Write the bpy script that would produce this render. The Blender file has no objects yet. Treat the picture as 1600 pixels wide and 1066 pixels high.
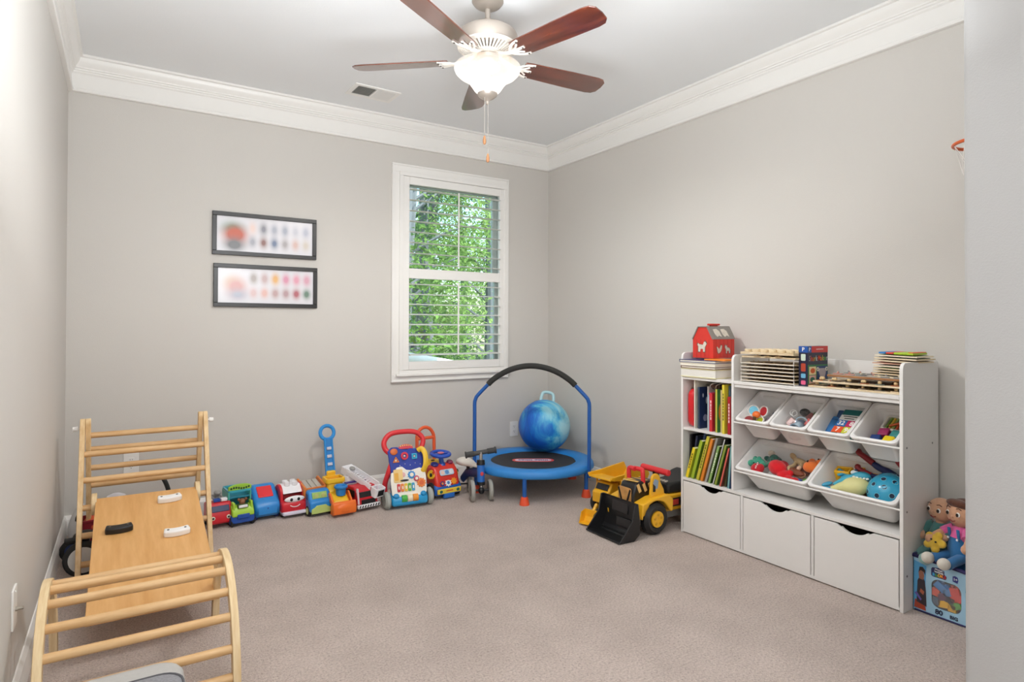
import bpy, bmesh, math, random
from mathutils import Matrix, Vector, Euler
S = bpy.context.scene
COL = S.collection
R_ = math.radians
PI = math.pi

# ------------------------------------------------------------------ camera, world, sun, lights, exposure
W, D, H = 3.38, 4.314, 2.74            # room: left wall x=0, right wall x=W, back wall y=D
cam_d = bpy.data.cameras.new('camera')
cam = bpy.data.objects.new('camera', cam_d); COL.objects.link(cam)
cam_d.sensor_width = 36.0; cam_d.sensor_fit = 'HORIZONTAL'
cam_d.lens = 957.585 / 1600 * 36
cam_d.shift_y = -(533 - 501.304) / 1600
cam_d.clip_start = 0.02; cam_d.clip_end = 200
_R = Vector((0.84504849, -0.53467822, 0.00349986)); _U = Vector((-0.00766262, -0.00556519, 0.99995516)); _F = Vector((0.53463477, 0.84503741, 0.00879989))
cam.matrix_world = Matrix(((_R.x, _U.x, -_F.x, 0.2807), (_R.y, _U.y, -_F.y, 0.0), (_R.z, _U.z, -_F.z, 1.1993), (0, 0, 0, 1)))
S.camera = cam

wd = bpy.data.worlds.new('sky'); S.world = wd; wd.use_nodes = True
nt = wd.node_tree; nt.nodes.clear()
sky = nt.nodes.new('ShaderNodeTexSky'); sky.sky_type = 'NISHITA'
sky.sun_elevation = R_(48); sky.sun_rotation = R_(110); sky.sun_disc = False
bg = nt.nodes.new('ShaderNodeBackground'); bg.inputs[1].default_value = 0.45
ow = nt.nodes.new('ShaderNodeOutputWorld')
nt.links.new(sky.outputs[0], bg.inputs[0]); nt.links.new(bg.outputs[0], ow.inputs[0])

def lamp(name, kind, loc, energy, color=(1, 1, 1), rot=(0, 0, 0), **kw):
    l = bpy.data.lights.new(name, kind); l.energy = energy; l.color = color
    for k, v in kw.items(): setattr(l, k, v)
    o = bpy.data.objects.new(name, l); COL.objects.link(o); o.location = loc; o.rotation_euler = rot
    return o
# sun over the woods outside (comes from the right, the house shades the window itself)
lamp('sun', 'SUN', (8, 2, 9), 7.0, (1.0, 0.96, 0.9), (R_(38), R_(30), 0), angle=R_(0.6))
# wide soft fill lights added in the unseen hallway behind the camera
lamp('hall_fill', 'AREA', (0.75, -1.5, 1.7), 40, (0.93, 0.968, 1.0), (R_(88), 0, R_(-14)), shape='RECTANGLE', size=2.2, size_y=1.6)
lamp('hall_top_fill', 'AREA', (1.0, -0.6, 2.6), 8, (1.0, 0.98, 0.96), (0, 0, 0), shape='RECTANGLE', size=1.5, size_y=1.2)
# added fill light aimed upward, brightening the room evenly off the ceiling
lamp('bounce_fill', 'AREA', (1.05, 1.25, 1.74), 48, (0.93, 0.968, 1.0), (R_(160), 0, R_(-8)), shape='DISK', size=1.1)
FAN_XY = (1.726, 2.509)
lamp('fan_bulb', 'POINT', (FAN_XY[0], FAN_XY[1], 2.355), 0.7, (1.0, 0.94, 0.87), shadow_soft_size=0.04)
lamp('fan_downlight', 'SPOT', (FAN_XY[0], FAN_XY[1], 2.345), 158, (1.0, 0.983, 0.962), shadow_soft_size=0.05, spot_size=R_(179), spot_blend=0.75)

S.view_settings.view_transform = 'Standard'; S.view_settings.look = 'None'
S.view_settings.gamma = 1.0; S.view_settings.exposure = 0.29
S.view_settings.use_curve_mapping = False
S.cycles.max_bounces = 10; S.cycles.diffuse_bounces = 6; S.cycles.transparent_max_bounces = 24
S.cycles.use_denoising = True
S.cycles.sample_clamp_indirect = 6.0

# ------------------------------------------------------------------ materials
def lin(h):
    h = h.lstrip('#'); r = [int(h[i:i + 2], 16) / 255 for i in (0, 2, 4)]
    return tuple(c / 12.92 if c <= .04045 else ((c + .055) / 1.055) ** 2.4 for c in r) + (1,)
_M = {}
def mat(hexc, rough=.45, metal=0, noise=.04, scale=25, bump=0, bscale=200, emit=0, coat=0, sheen=0, trans=0, alpha=1):
    """procedural plastic / paint / cloth: a base colour with a faint mottling and an optional fine relief"""
    key = (hexc, rough, metal, noise, scale, bump, bscale, emit, coat, sheen, trans, alpha)
    if key in _M: return _M[key]
    m = bpy.data.materials.new('surface_' + hexc.lstrip('#')); m.use_nodes = True
    n = m.node_tree; b = n.nodes['Principled BSDF']
    c = lin(hexc)
    b.inputs['Roughness'].default_value = rough; b.inputs['Metallic'].default_value = metal
    b.inputs['Coat Weight'].default_value = coat; b.inputs['Sheen Weight'].default_value = sheen
    b.inputs['Transmission Weight'].default_value = trans; b.inputs['Alpha'].default_value = alpha
    tc = n.nodes.new('ShaderNodeTexCoord')
    nz = n.nodes.new('ShaderNodeTexNoise'); nz.inputs['Scale'].default_value = scale; nz.inputs['Detail'].default_value = 3
    n.links.new(tc.outputs['Object'], nz.inputs['Vector'])
    mx = n.nodes.new('ShaderNodeMix'); mx.data_type = 'RGBA'
    mx.inputs[6].default_value = tuple(x * (1 - noise) for x in c[:3]) + (1,)
    mx.inputs[7].default_value = tuple(min(1, x * (1 + noise)) for x in c[:3]) + (1,)
    n.links.new(nz.outputs[0], mx.inputs[0]); n.links.new(mx.outputs[2], b.inputs['Base Color'])
    if emit:
        b.inputs['Emission Color'].default_value = c; b.inputs['Emission Strength'].default_value = emit
    if bump:
        n2 = n.nodes.new('ShaderNodeTexNoise'); n2.inputs['Scale'].default_value = bscale; n2.inputs['Detail'].default_value = 2
        n.links.new(tc.outputs['Object'], n2.inputs['Vector'])
        bp = n.nodes.new('ShaderNodeBump'); bp.inputs['Strength'].default_value = bump; bp.inputs['Distance'].default_value = .002
        n.links.new(n2.outputs[0], bp.inputs['Height']); n.links.new(bp.outputs[0], b.inputs['Normal'])
    _M[key] = m; return m
def wood(c1, c2, scale=(1, 12, 12), rough=.5, key=None, ns=3.0):
    """long streaks along the local axis with the small scale value"""
    k = ('wood', c1, c2, scale, rough, ns)
    if k in _M: return _M[k]
    m = bpy.data.materials.new('wood_' + c1.lstrip('#')); m.use_nodes = True
    n = m.node_tree; b = n.nodes['Principled BSDF']; b.inputs['Roughness'].default_value = rough
    tc = n.nodes.new('ShaderNodeTexCoord'); mp = n.nodes.new('ShaderNodeMapping'); mp.inputs['Scale'].default_value = scale
    nz = n.nodes.new('ShaderNodeTexNoise'); nz.inputs['Scale'].default_value = ns; nz.inputs['Detail'].default_value = 6; nz.inputs['Roughness'].default_value = .62
    rp = n.nodes.new('ShaderNodeValToRGB'); rp.color_ramp.elements[0].position = .3; rp.color_ramp.elements[1].position = .72
    rp.color_ramp.elements[0].color = lin(c1); rp.color_ramp.elements[1].color = lin(c2)
    n.links.new(tc.outputs['Object'], mp.inputs[0]); n.links.new(mp.outputs[0], nz.inputs['Vector'])
    n.links.new(nz.outputs[0], rp.inputs[0]); n.links.new(rp.outputs[0], b.inputs['Base Color'])
    _M[k] = m; return m

# ------------------------------------------------------------------ mesh building
def TR(loc=(0, 0, 0), rot=(0, 0, 0), sc=(1, 1, 1)):
    return Matrix.LocRotScale(Vector(loc), Euler(rot), Vector(sc))
def align(p0, p1):
    d = Vector(p1) - Vector(p0)
    return Matrix.Translation(Vector(p0)) @ d.to_track_quat('Z', 'Y').to_matrix().to_4x4(), d.length
class MB:
    def __init__(s): s.v = []; s.f = []
    def add(s, vs, fs, M=None):
        o = len(s.v)
        s.v += [tuple(M @ Vector(v)) if M is not None else tuple(v) for v in vs]
        s.f += [tuple(i + o for i in f) for f in fs]; return s
    def box(s, c, d, rot=(0, 0, 0), M=None, taper=(1, 1)):
        x, y, z = d[0] / 2, d[1] / 2, d[2] / 2; tx, ty = taper
        vs = [(-x, -y, -z), (x, -y, -z), (x, y, -z), (-x, y, -z), (-x * tx, -y * ty, z), (x * tx, -y * ty, z), (x * tx, y * ty, z), (-x * tx, y * ty, z)]
        m = TR(c, rot)
        return s.add(vs, [(0, 3, 2, 1), (4, 5, 6, 7), (0, 1, 5, 4), (1, 2, 6, 5), (2, 3, 7, 6), (3, 0, 4, 7)], M @ m if M is not None else m)
    def lathe(s, prof, seg=24, M=None, cap=True, sx=1, sy=1):
        vs = []; fs = []
        for r, z in prof:
            for k in range(seg):
                a = 2 * PI * k / seg; vs.append((r * math.cos(a) * sx, r * math.sin(a) * sy, z))
        for j in range(len(prof) - 1):
            for k in range(seg):
                k2 = (k + 1) % seg
                fs.append((j * seg + k, j * seg + k2, (j + 1) * seg + k2, (j + 1) * seg + k))
        if cap:
            fs.append(tuple(range(seg - 1, -1, -1))); n = (len(prof) - 1) * seg; fs.append(tuple(range(n, n + seg)))
        return s.add(vs, fs, M)
    def cyl(s, p0, p1, r, r1=None, seg=16, M=None):
        m, L = align(p0, p1)
        return s.lathe([(r, 0), (r if r1 is None else r1, L)], seg, M @ m if M is not None else m)
    def sph(s, c, r, seg=16, rings=10, M=None, rot=(0, 0, 0)):
        if not hasattr(r, '__len__'): r = (r, r, r)
        m = TR(c, rot, r); 
        if M is not None: m = M @ m
        prof = [(max(math.sin(PI * j / rings), 1e-4), -math.cos(PI * j / rings)) for j in range(rings + 1)]
        return s.lathe(prof, seg, m, cap=False)
    def tube(s, pts, r, seg=10, closed=False, M=None, cap=True, flat=None):
        """sweep a circle (or an ellipse: flat = (a, b, up)) of radius r or radii r[] along pts"""
        P = [Vector(p) for p in pts]; n = len(P); vs = []; fs = []
        rr = r if hasattr(r, '__len__') else [r] * n
        up = None
        for i in range(n):
            if closed: t = P[(i + 1) % n] - P[i - 1]
            else: t = P[min(i + 1, n - 1)] - P[max(i - 1, 0)]
            t.normalize()
            if flat is not None:
                u = Vector(flat[2]); u = (u - t * u.dot(t)); u.normalize()
            elif up is None:
                u = Vector((0, 0, 1)) if abs(t.z) < .9 else Vector((1, 0, 0)); u = (u - t * u.dot(t)).normalized()
            else:
                u = (up - t * up.dot(t)).normalized()
            up = u; w = t.cross(u)
            for k in range(seg):
                a = 2 * PI * k / seg
                if flat is not None: q = P[i] + w * (math.cos(a) * flat[0] * rr[i]) + u * (math.sin(a) * flat[1] * rr[i])
                else: q = P[i] + (w * math.cos(a) + u * math.sin(a)) * rr[i]
                vs.append(tuple(q))
        for i in range(n if closed else n - 1):
            j = (i + 1) % n
            for k in range(seg):
                k2 = (k + 1) % seg; fs.append((i * seg + k, i * seg + k2, j * seg + k2, j * seg + k))
        if cap and not closed:
            fs.append(tuple(range(seg - 1, -1, -1))); fs.append(tuple(range((n - 1) * seg, n * seg)))
        return s.add(vs, fs, M)
    def torus(s, c, R, r, seg=28, rs=10, M=None, rot=(0, 0, 0)):
        m = TR(c, rot)
        return s.tube([(R * math.cos(2 * PI * k / seg), R * math.sin(2 * PI * k / seg), 0) for k in range(seg)], r, rs, True, M @ m if M is not None else m)
    def prism(s, poly, h, M=None, z0=0, inset=0):
        """extrude a polygon (x, y) from z0 to z0 + h"""
        n = len(poly); vs = [(x, y, z0) for x, y in poly] + [(x, y, z0 + h) for x, y in poly]
        fs = [tuple(range(n - 1, -1, -1)), tuple(range(n, 2 * n))] + [(i, (i + 1) % n, n + (i + 1) % n, n + i) for i in range(n)]
        return s.add(vs, fs, M)
    def loft(s, rings, M=None, cap=True):
        n = len(rings[0]); vs = [v for r in rings for v in r]; fs = []
        for j in range(len(rings) - 1):
            for k in range(n):
                k2 = (k + 1) % n; fs.append((j * n + k, j * n + k2, (j + 1) * n + k2, (j + 1) * n + k))
        if cap: fs.append(tuple(range(n - 1, -1, -1))); fs.append(tuple(range((len(rings) - 1) * n, len(rings) * n)))
        return s.add(vs, fs, M)
    def hollow(s, outer, inner, h, M=None, z0=0):
        """a ring-shaped prism between two outlines with the same number of points"""
        n = len(outer); vs = [(x, y, z0) for x, y in outer] + [(x, y, z0 + h) for x, y in outer] + [(x, y, z0) for x, y in inner] + [(x, y, z0 + h) for x, y in inner]
        fs = []
        for i in range(n):
            j = (i + 1) % n
            fs += [(i, j, n + j, n + i), (2 * n + j, 2 * n + i, 3 * n + i, 3 * n + j), (n + i, n + j, 3 * n + j, 3 * n + i), (j, i, 2 * n + i, 2 * n + j)]
        return s.add(vs, fs, M)
    def obj(s, name, m, parent=None, bevel=0, smooth=.6, sub=0, loc=None, rot=None, segs=2):
        me = bpy.data.meshes.new(name); me.from_pydata(s.v, [], s.f); me.update()
        bm = bmesh.new(); bm.from_mesh(me); bmesh.ops.recalc_face_normals(bm, faces=bm.faces); bm.to_mesh(me); bm.free()
        me.materials.append(m)
        if smooth:
            me.shade_smooth()
            me.set_sharp_from_angle(angle=smooth)
        o = bpy.data.objects.new(name, me); COL.objects.link(o)
        if bevel:
            b = o.modifiers.new('bevel', 'BEVEL'); b.width = bevel; b.segments = segs; b.limit_method = 'ANGLE'; b.angle_limit = R_(35)
        if sub:
            b = o.modifiers.new('subsurf', 'SUBSURF'); b.levels = sub; b.render_levels = sub
        if parent: o.parent = parent
        if loc is not None: o.location = loc
        if rot is not None: o.rotation_euler = rot
        return o
def tag(o, label=None, cat=None, group=None, kind=None):
    if label: o['label'] = label
    if cat: o['category'] = cat
    if group: o['group'] = group
    if kind: o['kind'] = kind
    return o
def thing(name, label, cat, loc=(0, 0, 0), rz=0, group=None, rot=None):
    o = bpy.data.objects.new(name, None); COL.objects.link(o); o.empty_display_size = .05
    o.location = loc; o.rotation_euler = rot if rot else (0, 0, rz)
    return tag(o, label, cat, group)
def dup(root, loc=None, rot=None, label=None, parent=None):
    c = root.copy(); COL.objects.link(c)
    if parent: c.parent = parent
    if loc is not None: c.location = loc
    if rot is not None: c.rotation_euler = rot
    if label: c['label'] = label
    for ch in root.children:
        dup(ch, parent=c)
    return c
def rrect(w, h, r, n=5, cx=0, cy=0):
    pts = []
    for sx, sy, a0 in ((1, 1, 0), (-1, 1, 90), (-1, -1, 180), (1, -1, 270)):
        for k in range(n + 1):
            a = R_(a0 + 90 * k / n); pts.append((cx + sx * (w / 2 - r) + r * math.cos(a), cy + sy * (h / 2 - r) + r * math.sin(a)))
    return pts
def arc(cx, cy, r, a0, a1, n):
    return [(cx + r * math.cos(R_(a0 + (a1 - a0) * k / n)), cy + r * math.sin(R_(a0 + (a1 - a0) * k / n))) for k in range(n + 1)]
def spline(pts, n=6):
    """Catmull-Rom through the points"""
    P = [Vector(p) for p in pts]; out = []
    for i in range(len(P) - 1):
        a = P[max(i - 1, 0)]; b = P[i]; c = P[i + 1]; d = P[min(i + 2, len(P) - 1)]
        for k in range(n):
            t = k / n; out.append(.5 * ((2 * b) + (c - a) * t + (2 * a - 5 * b + 4 * c - d) * t * t + (3 * b - a - 3 * c + d) * t ** 3))
    out.append(P[-1]); return out
def text(name, body, size, m, parent, loc, rot, depth=.0006, bold=0, align='CENTER', sx=1):
    """flat lettering turned into a mesh"""
    cu = bpy.data.curves.new(name, 'FONT'); cu.body = body; cu.size = size; cu.extrude = depth; cu.offset = bold
    cu.align_x = align; cu.align_y = 'CENTER'; cu.resolution_u = 3
    t = bpy.data.objects.new(name + '_curve', cu); COL.objects.link(t)
    bpy.context.view_layer.update()
    me = bpy.data.meshes.new_from_object(t.evaluated_get(bpy.context.evaluated_depsgraph_get()))
    bpy.data.objects.remove(t); bpy.data.curves.remove(cu)
    me.materials.clear(); me.materials.append(m)
    o = bpy.data.objects.new(name, me); COL.objects.link(o); o.parent = parent; o.location = loc; o.rotation_euler = rot; o.scale = (sx, 1, 1)
    return o
# ------------------------------------------------------------------ room shell
def wall_mat(hexc, name, rough=.85):
    m = mat(hexc, rough, noise=.012, scale=3, bump=.25, bscale=220); return m
WALL = wall_mat('#cdc9c3', 'wall'); CEIL = mat('#e9ebec', .9, noise=.008, scale=2, bump=.2, bscale=160); TRIM = mat('#eceae6', .35, noise=.01)
WALLH = WALL
def carpet_mat():
    m = bpy.data.materials.new('beige_carpet'); m.use_nodes = True; n = m.node_tree; b = n.nodes['Principled BSDF']
    b.inputs['Roughness'].default_value = 1; b.inputs['Specular IOR Level'].default_value = .1; b.inputs['Sheen Weight'].default_value = .15
    tc = n.nodes.new('ShaderNodeTexCoord')
    n1 = n.nodes.new('ShaderNodeTexNoise'); n1.inputs['Scale'].default_value = 115; n1.inputs['Detail'].default_value = 7; n1.inputs['Roughness'].default_value = .82
    n2 = n.nodes.new('ShaderNodeTexNoise'); n2.inputs['Scale'].default_value = 3.2; n2.inputs['Detail'].default_value = 5; n2.inputs['Roughness'].default_value = .6
    v = n.nodes.new('ShaderNodeTexVoronoi'); v.inputs['Scale'].default_value = 230
    for t in (n1, n2, v): n.links.new(tc.outputs['Object'], t.inputs['Vector'])
    r = n.nodes.new('ShaderNodeValToRGB'); e = r.color_ramp.elements
    e[0].position = .33; e[0].color = lin('#85776e'); e[1].position = .62; e[1].color = lin('#e4d4ca')
    x = e.new(.45); x.color = lin('#c8b6ac')
    n.links.new(n1.outputs[0], r.inputs[0])
    mx = n.nodes.new('ShaderNodeMix'); mx.data_type = 'RGBA'; mx.blend_type = 'MULTIPLY'; mx.inputs[0].default_value = 1
    r2 = n.nodes.new('ShaderNodeValToRGB'); r2.color_ramp.elements[0].position = .35; r2.color_ramp.elements[1].position = .65
    r2.color_ramp.elements[0].color = (.85, .845, .84, 1); r2.color_ramp.elements[1].color = (1, 1, 1, 1)
    n.links.new(n2.outputs[0], r2.inputs[0]); n.links.new(r.outputs[0], mx.inputs[6]); n.links.new(r2.outputs[0], mx.inputs[7])
    n.links.new(mx.outputs[2], b.inputs['Base Color'])
    ad = n.nodes.new('ShaderNodeMath'); ad.operation = 'SUBTRACT'; n.links.new(n1.outputs[0], ad.inputs[0]); n.links.new(v.outputs['Distance'], ad.inputs[1])
    bp = n.nodes.new('ShaderNodeBump'); bp.inputs['Strength'].default_value = .75; bp.inputs['Distance'].default_value = .006
    n.links.new(ad.outputs[0], bp.inputs['Height']); n.links.new(bp.outputs[0], b.inputs['Normal'])
    return m
CARPET = carpet_mat()
def struct(mb, name, m, label=None, **kw):
    o = mb.obj(name, m, **kw); tag(o, label, kind='structure'); return o
YB = -2.6; XR = 3.6                                # the hallway behind the camera
struct(MB().box((W / 2, (D + YB) / 2, -.05), (W + 1.2, D - YB + .4, .1)), 'floor', CARPET, 'beige cut-pile carpet over the whole room')
struct(MB().box((W / 2, (D + YB) / 2, H + .05), (W + 1.2, D - YB + .4, .1)), 'ceiling', CEIL, 'plain white ceiling')
struct(MB().box((-.06, (D + YB) / 2, H / 2), (.12, D - YB + .3, H)), 'wall_left', WALL, 'greige wall beside the climbing set')
struct(MB().box((W + .06, (D + .58) / 2, H / 2), (.12, D - .58 + .3, H)), 'wall_right', WALL, 'greige wall behind the toy shelf')
# window opening
WX0, WX1, WZ0, WZ1 = 2.02, 2.935, .86, 2.335
bw = MB()
bw.box((WX0 / 2 - .06, D + .06, H / 2), (WX0 + .12, .12, H)); bw.box(((WX1 + W) / 2 + .06, D + .06, H / 2), (W - WX1 + .12, .12, H))
bw.box(((WX0 + WX1) / 2, D + .06, WZ0 / 2), (WX1 - WX0, .12, WZ0)); bw.box(((WX0 + WX1) / 2, D + .06, (H + WZ1) / 2), (WX1 - WX0, .12, H - WZ1))
struct(bw, 'wall_back', WALL, 'greige wall with the shuttered window')
# wall with the opening the photograph is taken through (rounded drywall corner)
JX, JY0, JY1 = 2.121, .58, .72
jr = .018
poly = [(XR, JY0), (XR, JY1)] + arc(JX + jr, JY1 - jr, jr, 90, 180, 5) + arc(JX + jr, JY0 + jr, jr, 180, 270, 5)
struct(MB().prism(poly, H), 'wall_front', wall_mat('#b3b2b1', 'jamb'), 'pale wall end with a rounded corner at the room entrance', smooth=.9)  # same paint as WALL, darkened to stand in for weaker light on this end
struct(MB().box((JX / 2 - .05, (JY0 + JY1) / 2, 2.42), (JX + .15, JY1 - JY0, .66)), 'wall_header', WALL, 'wall above the room entrance')
struct(MB().box((XR, (YB + .6) / 2, H / 2), (.12, .6 - YB, H)), 'wall_hall_right', WALL, 'hallway wall')
struct(MB().box((W / 2, YB, H / 2), (W + 1, .12, H)), 'wall_hall_back', WALL, 'hallway wall')

# crown moulding: one profile (distance from the wall, height below the ceiling) run along each wall
CP, CQ = .0584, .2037
prof = [(0, 0), (CP + .012, 0), (CP + .012, -.012), (CP, -.016), (CP - .002, -.03), (CP - .008, -.043), (CP - .017, -.055), (CP - .022, -.062), (CP - .022, -.070),
        (CP - .028, -.073), (CP - .028, -.081), (CP - .034, -.085), (CP - .034, -.092), (.020, -.096), (.016, -.10), (.016, -CQ + .026), (.018, -CQ + .022), (.024, -CQ + .018), (.025, -CQ + .009), (.021, -CQ + .002), (.012, -CQ), (0, -CQ)]
def run(prof, a, b, inward, z0, name, m, label, mitre=(1, 1)):
    """sweep the profile from a to b; inward is the unit vector into the room; ends mitred"""
    a = Vector((*a, 0)); b = Vector((*b, 0)); t = (b - a).normalized(); w = Vector((*inward, 0)); rings = []
    for p, s in ((a, mitre[0]), (b, -mitre[1])):
        rings.append([tuple(p + w * d + t * (d * s) + Vector((0, 0, z0 + z))) for d, z in prof])
    return struct(MB().loft(rings), name, m, label, smooth=.5)
run(prof, (0, JY1), (0, D), (1, 0), H, 'trim_1', TRIM, 'white crown moulding on the left wall', (0, 1))
run(prof, (0, D), (W, D), (0, -1), H, 'trim_2', TRIM, 'white crown moulding above the window')
run(prof, (W, D), (W, JY1), (-1, 0), H, 'trim_3', TRIM, 'white crown moulding above the toy shelf', (1, 0))
bprof = [(0, 0), (.015, 0), (.015, .075), (.013, .082), (.013, .088), (.009, .095), (.006, .104), (.004, .108), (0, .11)]
run(bprof, (0, YB), (0, D), (1, 0), 0, 'baseboard_left', TRIM, 'white baseboard under the left wall', (0, 1))
run(bprof, (0, D), (W, D), (0, -1), 0, 'baseboard_back', TRIM, 'white baseboard behind the row of toys')
run(bprof, (W, D), (W, JY1), (-1, 0), 0, 'baseboard_right', TRIM, 'white baseboard behind the toy shelf', (1, 0))

# ------------------------------------------------------------------ window
win = bpy.data.objects.new('window_1', None); COL.objects.link(win); win.location = ((WX0 + WX1) / 2, D, (WZ0 + WZ1) / 2)
tag(win, 'white window with plantation shutters, woods outside', kind='structure')
wc = Vector(win.location)
def wb(mb, name, m, **kw): return mb.obj(name, m, win, loc=-wc, **kw)
def frame(x0, x1, z0, z1, w, y0, y1, mb=None):
    mb = mb or MB(); yc = (y0 + y1) / 2; dy = abs(y1 - y0)
    mb.box(((x0 + x1) / 2, yc, z1 - w / 2), (x1 - x0, dy, w)); mb.box(((x0 + x1) / 2, yc, z0 + w / 2), (x1 - x0, dy, w))
    mb.box((x0 + w / 2, yc, (z0 + z1) / 2), (w, dy, z1 - z0 - 2 * w)); mb.box((x1 - w / 2, yc, (z0 + z1) / 2), (w, dy, z1 - z0 - 2 * w)); return mb
wb(frame(1.946, 2.96, .779, 2.409, .062, D - .018, D + .0), 'window_casing', TRIM, bevel=.003)
wb(frame(1.946, 2.96, .779, 2.409, .014, D - .026, D - .017), 'casing_bead', TRIM, bevel=.003)
wb(frame(2.003, 2.944, .836, 2.352, .03, D - .03, D + .03), 'shutter_frame', TRIM, bevel=.003)
wb(MB().box((2.4735, D - .034, .832), (.99, .022, .018)), 'window_ledge', TRIM, bevel=.003)
# shutter panel: two stiles and three rails
PX0, PX1 = 2.033, 2.924; OX0, OX1 = 2.082, 2.873; SY = D - .012
st = MB()
for x0, x1 in ((PX0, OX0), (OX1, PX1)): st.box(((x0 + x1) / 2, SY, (.868 + 2.32) / 2), (x1 - x0, .028, 2.32 - .868))
wb(st, 'shutter_stile', TRIM, bevel=.003)
for z0, z1 in ((.868, .93), (1.556, 1.63), (2.262, 2.32)): wb(MB().box(((OX0 + OX1) / 2, SY, (z0 + z1) / 2), (OX1 - OX0, .028, z1 - z0)), 'shutter_rail', TRIM, bevel=.003)
lv = MB().lathe([(1e-4, -.5), (1, -.5), (1, .5), (1e-4, .5)], 14, cap=False)
lv.v = [(z * (OX1 - OX0 - .006), x * .044, y * .0045) for x, y, z in lv.v]
zs = [2.228, 2.147, 2.067, 1.987, 1.907, 1.827, 1.747, 1.667, 1.513, 1.437, 1.361, 1.285, 1.209, 1.133, 1.057, .981]
l0 = None
for z in zs:
    if l0 is None: l0 = lv.obj('louver', TRIM, win, smooth=.8); l = l0
    else: l = l0.copy(); COL.objects.link(l)
    l.location = Vector(((OX0 + OX1) / 2, SY, z)) - wc; l.rotation_euler = (R_(5), 0, 0)
for z0, z1 in ((.975, 1.535), (1.655, 2.235)): wb(MB().box((2.4775, SY - .05, (z0 + z1) / 2), (.012, .008, z1 - z0)), 'tilt_rod', TRIM, bevel=.002)
wb(MB().sph((2.476, SY - .02, 1.638), (.008, .006, .008)), 'magnet_catch', TRIM)
hg = MB()
for z in (1.0, 1.6, 2.2): hg.box((PX1 + .006, SY - .017, z), (.02, .006, .06))
wb(hg, 'shutter_hinge', TRIM, bevel=.001)
# jamb, sashes and glass further out
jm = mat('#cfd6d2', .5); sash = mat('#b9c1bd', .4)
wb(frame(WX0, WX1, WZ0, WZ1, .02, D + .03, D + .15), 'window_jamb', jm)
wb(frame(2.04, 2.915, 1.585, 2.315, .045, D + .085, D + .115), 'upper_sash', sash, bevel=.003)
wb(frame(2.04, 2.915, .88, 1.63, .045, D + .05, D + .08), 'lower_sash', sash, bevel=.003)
gm = bpy.data.materials.new('window_glass'); gm.use_nodes = True; n = gm.node_tree; n.nodes.clear()
g = n.nodes.new('ShaderNodeBsdfGlossy'); g.inputs['Roughness'].default_value = .02; tr = n.nodes.new('ShaderNodeBsdfTransparent'); tr.inputs[0].default_value = (.9, .97, .94, 1)
fr = n.nodes.new('ShaderNodeFresnel'); fr.inputs[0].default_value = 1.45; mxs = n.nodes.new('ShaderNodeMixShader'); o_ = n.nodes.new('ShaderNodeOutputMaterial')
n.links.new(fr.outputs[0], mxs.inputs[0]); n.links.new(tr.outputs[0], mxs.inputs[1]); n.links.new(g.outputs[0], mxs.inputs[2]); n.links.new(mxs.outputs[0], o_.inputs[0])
wb(MB().box((2.4775, D + .10, 1.95), (.8, .004, .66)), 'window_pane', gm); wb(MB().box((2.4775, D + .065, 1.255), (.8, .004, .67)), 'window_pane', gm)
# outside face of the house wall
struct(MB().box((2.4775, D + .20, 2.9), (4.5, .06, 1.0)), 'wall_outside', mat('#b8bcb6', .7))

# ------------------------------------------------------------------ woods outside
rnd = random.Random(4)
def leaf_mat(hexc, t=.5):
    m = bpy.data.materials.new('leaf'); m.use_nodes = True; n = m.node_tree; n.nodes.clear()
    tc = n.nodes.new('ShaderNodeTexCoord'); nz = n.nodes.new('ShaderNodeTexNoise'); nz.inputs['Scale'].default_value = 2.2
    r = n.nodes.new('ShaderNodeValToRGB'); c = lin(hexc)
    r.color_ramp.elements[0].color = tuple(x * .6 for x in c[:3]) + (1,); r.color_ramp.elements[1].color = tuple(min(1, x * 1.35) for x in c[:3]) + (1,)
    r.color_ramp.elements[0].position = .35; r.color_ramp.elements[1].position = .65
    d = n.nodes.new('ShaderNodeBsdfDiffuse'); t_ = n.nodes.new('ShaderNodeBsdfTranslucent'); mx = n.nodes.new('ShaderNodeMixShader'); mx.inputs[0].default_value = t
    o = n.nodes.new('ShaderNodeOutputMaterial')
    n.links.new(tc.outputs['Object'], nz.inputs['Vector']); n.links.new(nz.outputs[0], r.inputs[0]); n.links.new(r.outputs[0], d.inputs[0]); n.links.new(r.outputs[0], t_.inputs[0])
    n.links.new(d.outputs[0], mx.inputs[1]); n.links.new(t_.outputs[0], mx.inputs[2]); n.links.new(mx.outputs[0], o.inputs[0]); return m
LEAF = [leaf_mat('#7f9f58'), leaf_mat('#a3bb74'), leaf_mat('#5f8250')]
BARK = mat('#6f7178', .9, noise=.35, scale=9, bump=.8, bscale=30)
GZ = -.6
struct(MB().box((5, 19, GZ - .1), (60, 29, .2)), 'ground_outside', mat('#6f7a4c', .95, noise=.3, scale=1.5))
tag(MB().loft([[(2.45, 5.45, GZ), (4.05, 5.55, GZ), (4.05, 5.8, GZ), (2.45, 5.7, GZ)], [(2.45, 5.45, .93), (4.05, 5.55, .66), (4.05, 5.8, .66), (2.45, 5.7, .93)], [(2.5, 5.5, .96), (4.0, 5.6, .69), (4.0, 5.75, .69), (2.5, 5.65, .96)]]).obj('garden_wall', mat('#e4e2de', .8), bevel=.03), 'pale sloping garden wall low outside the window', 'wall', kind='thing')
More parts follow.
